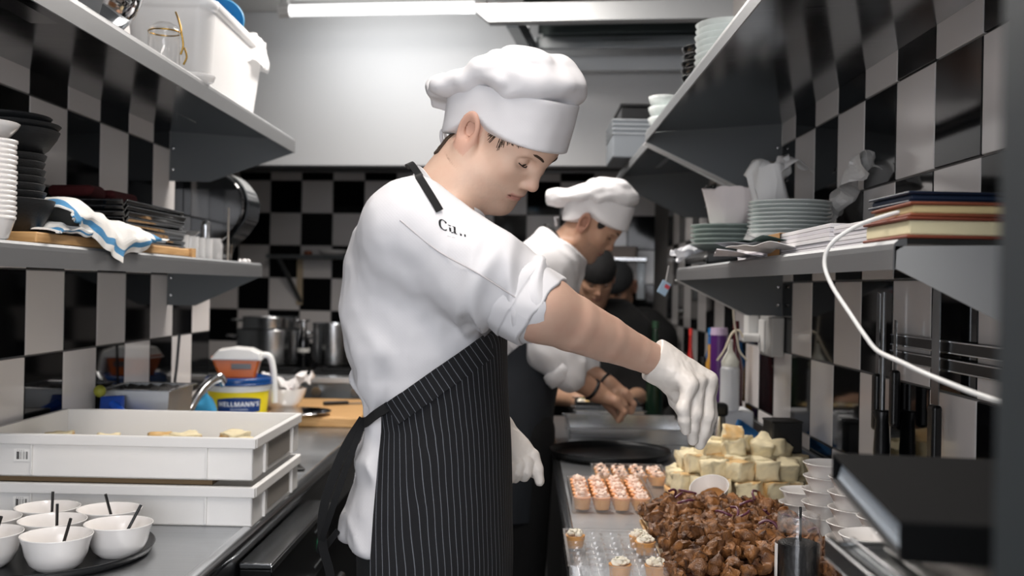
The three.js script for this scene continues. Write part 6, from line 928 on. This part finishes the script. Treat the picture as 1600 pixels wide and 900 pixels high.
  part('neck_strap', ribbon([[0.055, 1.6, -3.36], [0.068, 1.6, -3.3], [0.1, 1.55, -3.262], [0.122, 1.5, -3.235], [0.14, 1.43, -3.22], [0.145, 1.36, -3.23]], 0.012, [0.1, 0.5, 0.85]), blackCloth, ap);
  for (const [c, n, nm] of [[[0.208, 1.094, -3.198], [0.82, -0.5, -0.2], 'bracelet'], [[0.262, 1.095, -3.456], [0.8, -0.5, 0.3], 'wristwatch']]) part(nm, new THREE.TorusGeometry(0.031, 0.006, 8, 28).applyQuaternion(new THREE.Quaternion().setFromUnitVectors(V(0, 0, 1), V(...n).normalize())).translate(...c), blackPlastic, body, nm === 'bracelet' ? 'dark braided bracelet' : 'black wristwatch');
  part('trousers', mesher(blend(0.04, capsule([-0.005, 0.95, cz + 0.09], [-0.02, 0.1, cz + 0.09], 0.105, 0.075), capsule([-0.005, 0.95, cz - 0.09], [-0.02, 0.1, cz - 0.09], 0.105, 0.075)), [-0.16, 0.02, cz - 0.24], [0.14, 1.08, cz + 0.24], 0.014), blackCloth, P);
  for (const s of [1, -1]) part('shoe', mesher(blend(0.03, capsule([-0.06, 0.045, cz + 0.09 * s], [0.06, 0.032, cz + 0.095 * s], 0.045, 0.032), capsule([-0.03, 0.06, cz + 0.09 * s], [-0.02, 0.1, cz + 0.09 * s], 0.05, 0.052)), [-0.13, -0.002, cz + 0.09 * s - 0.08], [0.11, 0.17, cz + 0.09 * s + 0.08], 0.01), blackPlastic, P);
}
// ---------------- two helpers in black caps at the far end
function helper(label, pos, yaw, tone, capCol, s) {
  const P = thing('person', label, 'person'), [hx, hy, hz] = pos, f = [Math.cos(yaw), -Math.sin(yaw)], r = [Math.sin(yaw), Math.cos(yaw)];   // facing and right-hand directions in x, z
  const at = (fw, y, rt) => [hx + f[0] * fw + r[0] * rt, y, hz + f[1] * fw + r[1] * rt];
  const head = posed(headField, pos, [0, yaw, -0.62, 'YZX'], 0.95), M = head.matrix, Mi = M.clone().invert().elements;
  const top = hy - 0.14, arm = (sd) => [at(-0.09, top - 0.1, 0.19 * sd), at(-0.03, top - 0.36, 0.21 * sd), at(0.18, top - 0.36, 0.1 * sd), at(0.24, top - 0.38, 0.07 * sd)];
  const torso = blend(0.06, ...[0.1, -0.1].map((o) => capsule(at(-0.1, top - 0.12, o), at(-0.09, top - 0.5, o * 0.8), 0.13, 0.12)), capsule(at(-0.08, top - 0.03, 0.12), at(-0.08, top - 0.03, -0.12), 0.075), ...[1, -1].map((sd) => { const a = arm(sd); return capsule(a[0], a[1], 0.075, 0.058); }));
  const limbs = [[head, 0], [capsule(at(-0.02, hy - 0.05, 0), at(-0.06, top, 0), 0.052, 0.06), 0.03]];
  for (const sd of [1, -1]) { const a = arm(sd); limbs.push([capsule(a[1], a[2], 0.042, 0.03), 0.02], [capsule(a[2], a[3], 0.034, 0.022), 0.02]); for (let i = 0; i < 4; i++) limbs.push([capsule(a[3], [a[3][0] + f[0] * 0.05 + r[0] * (i - 1.5) * 0.017, a[3][1] - 0.045, a[3][2] + f[1] * 0.05 + r[1] * (i - 1.5) * 0.017], 0.013, 0.009), 0.006]); }
  const skinF = (x, y, z) => { let d = limbs[0][0](x, y, z); for (let i = 1; i < limbs.length; i++) d = smin(d, limbs[i][0](x, y, z), limbs[i][1]); return d; };
  const whole = (x, y, z) => smin(skinF(x, y, z), torso(x, y, z) + 0.02, 0.02), hc = headColor(tone, 0.5), [b] = SKIN[tone];
  const color = (x, y, z, o) => { const lx = Mi[0] * x + Mi[4] * y + Mi[8] * z + Mi[12], ly = Mi[1] * x + Mi[5] * y + Mi[9] * z + Mi[13], lz = Mi[2] * x + Mi[6] * y + Mi[10] * z + Mi[14]; if (lx * lx + ly * ly + lz * lz < 0.03) return hc(lx, ly, lz, o); for (let k = 0; k < 3; k++) o[k] = b[k]; };
  const body = part('body', mergeGeometries([mesher(whole, [hx - 0.16, top, hz - 0.16], [hx + 0.16, hy + 0.16, hz + 0.16], 0.005, color), mesher(whole, [hx - 0.45, top - 0.62, hz - 0.45], [hx + 0.45, top + 0.01, hz + 0.45], 0.014, color)]), skinMat, P);
  faceParts(body, M, 0x120d0a);
  const cap = (x, y, z) => smax(ellipsoid([0, 0.05, 0], [0.107, 0.092, 0.085])(x, y, z) + 0.001 * nz(x * 40, y * 40, z * 40), 0.03 - 0.12 * x * 0 + 0.25 * (x - 0.05) * -0.3 - y, 0.006);
  part('cap', mesher(cap, [-0.13, 0.0, -0.11], [0.13, 0.16, 0.11], 0.005).applyMatrix4(M), capCol, P, 'tight black cloth cap');
  part('shirt', mesher((x, y, z) => torso(x, y, z) - 0.004 + 0.005 * nz(x * 12, y * 12, z * 12), [hx - 0.48, top - 0.66, hz - 0.48], [hx + 0.48, top + 0.08, hz + 0.48], 0.012), blackCloth, P);
  part('trousers', mesher(blend(0.05, ...[0.09, -0.09].map((o) => capsule(at(-0.1, top - 0.56, o), at(-0.12, 0.05, o), 0.11, 0.07))), [hx - 0.42, 0.001, hz - 0.42], [hx + 0.42, top - 0.4, hz + 0.42], 0.016), blackCloth, P);
  return P;
}
helper('kitchen helper with black cap facing the camera behind the bearded chef', [0.292, 1.452, -4.42], -1.45, 'tan', mat(0x0c0d0f, 0.85), 1);
helper('kitchen helper with dark cap bowed low at the far tiled wall', [0.432, 1.41, -4.95], -1.95, 'brown', mat(0x15181b, 0.85), 1);
scene.traverse((o) => { if (o.isLight) { o.castShadow = true; } });
renderer.render(scene, camera);
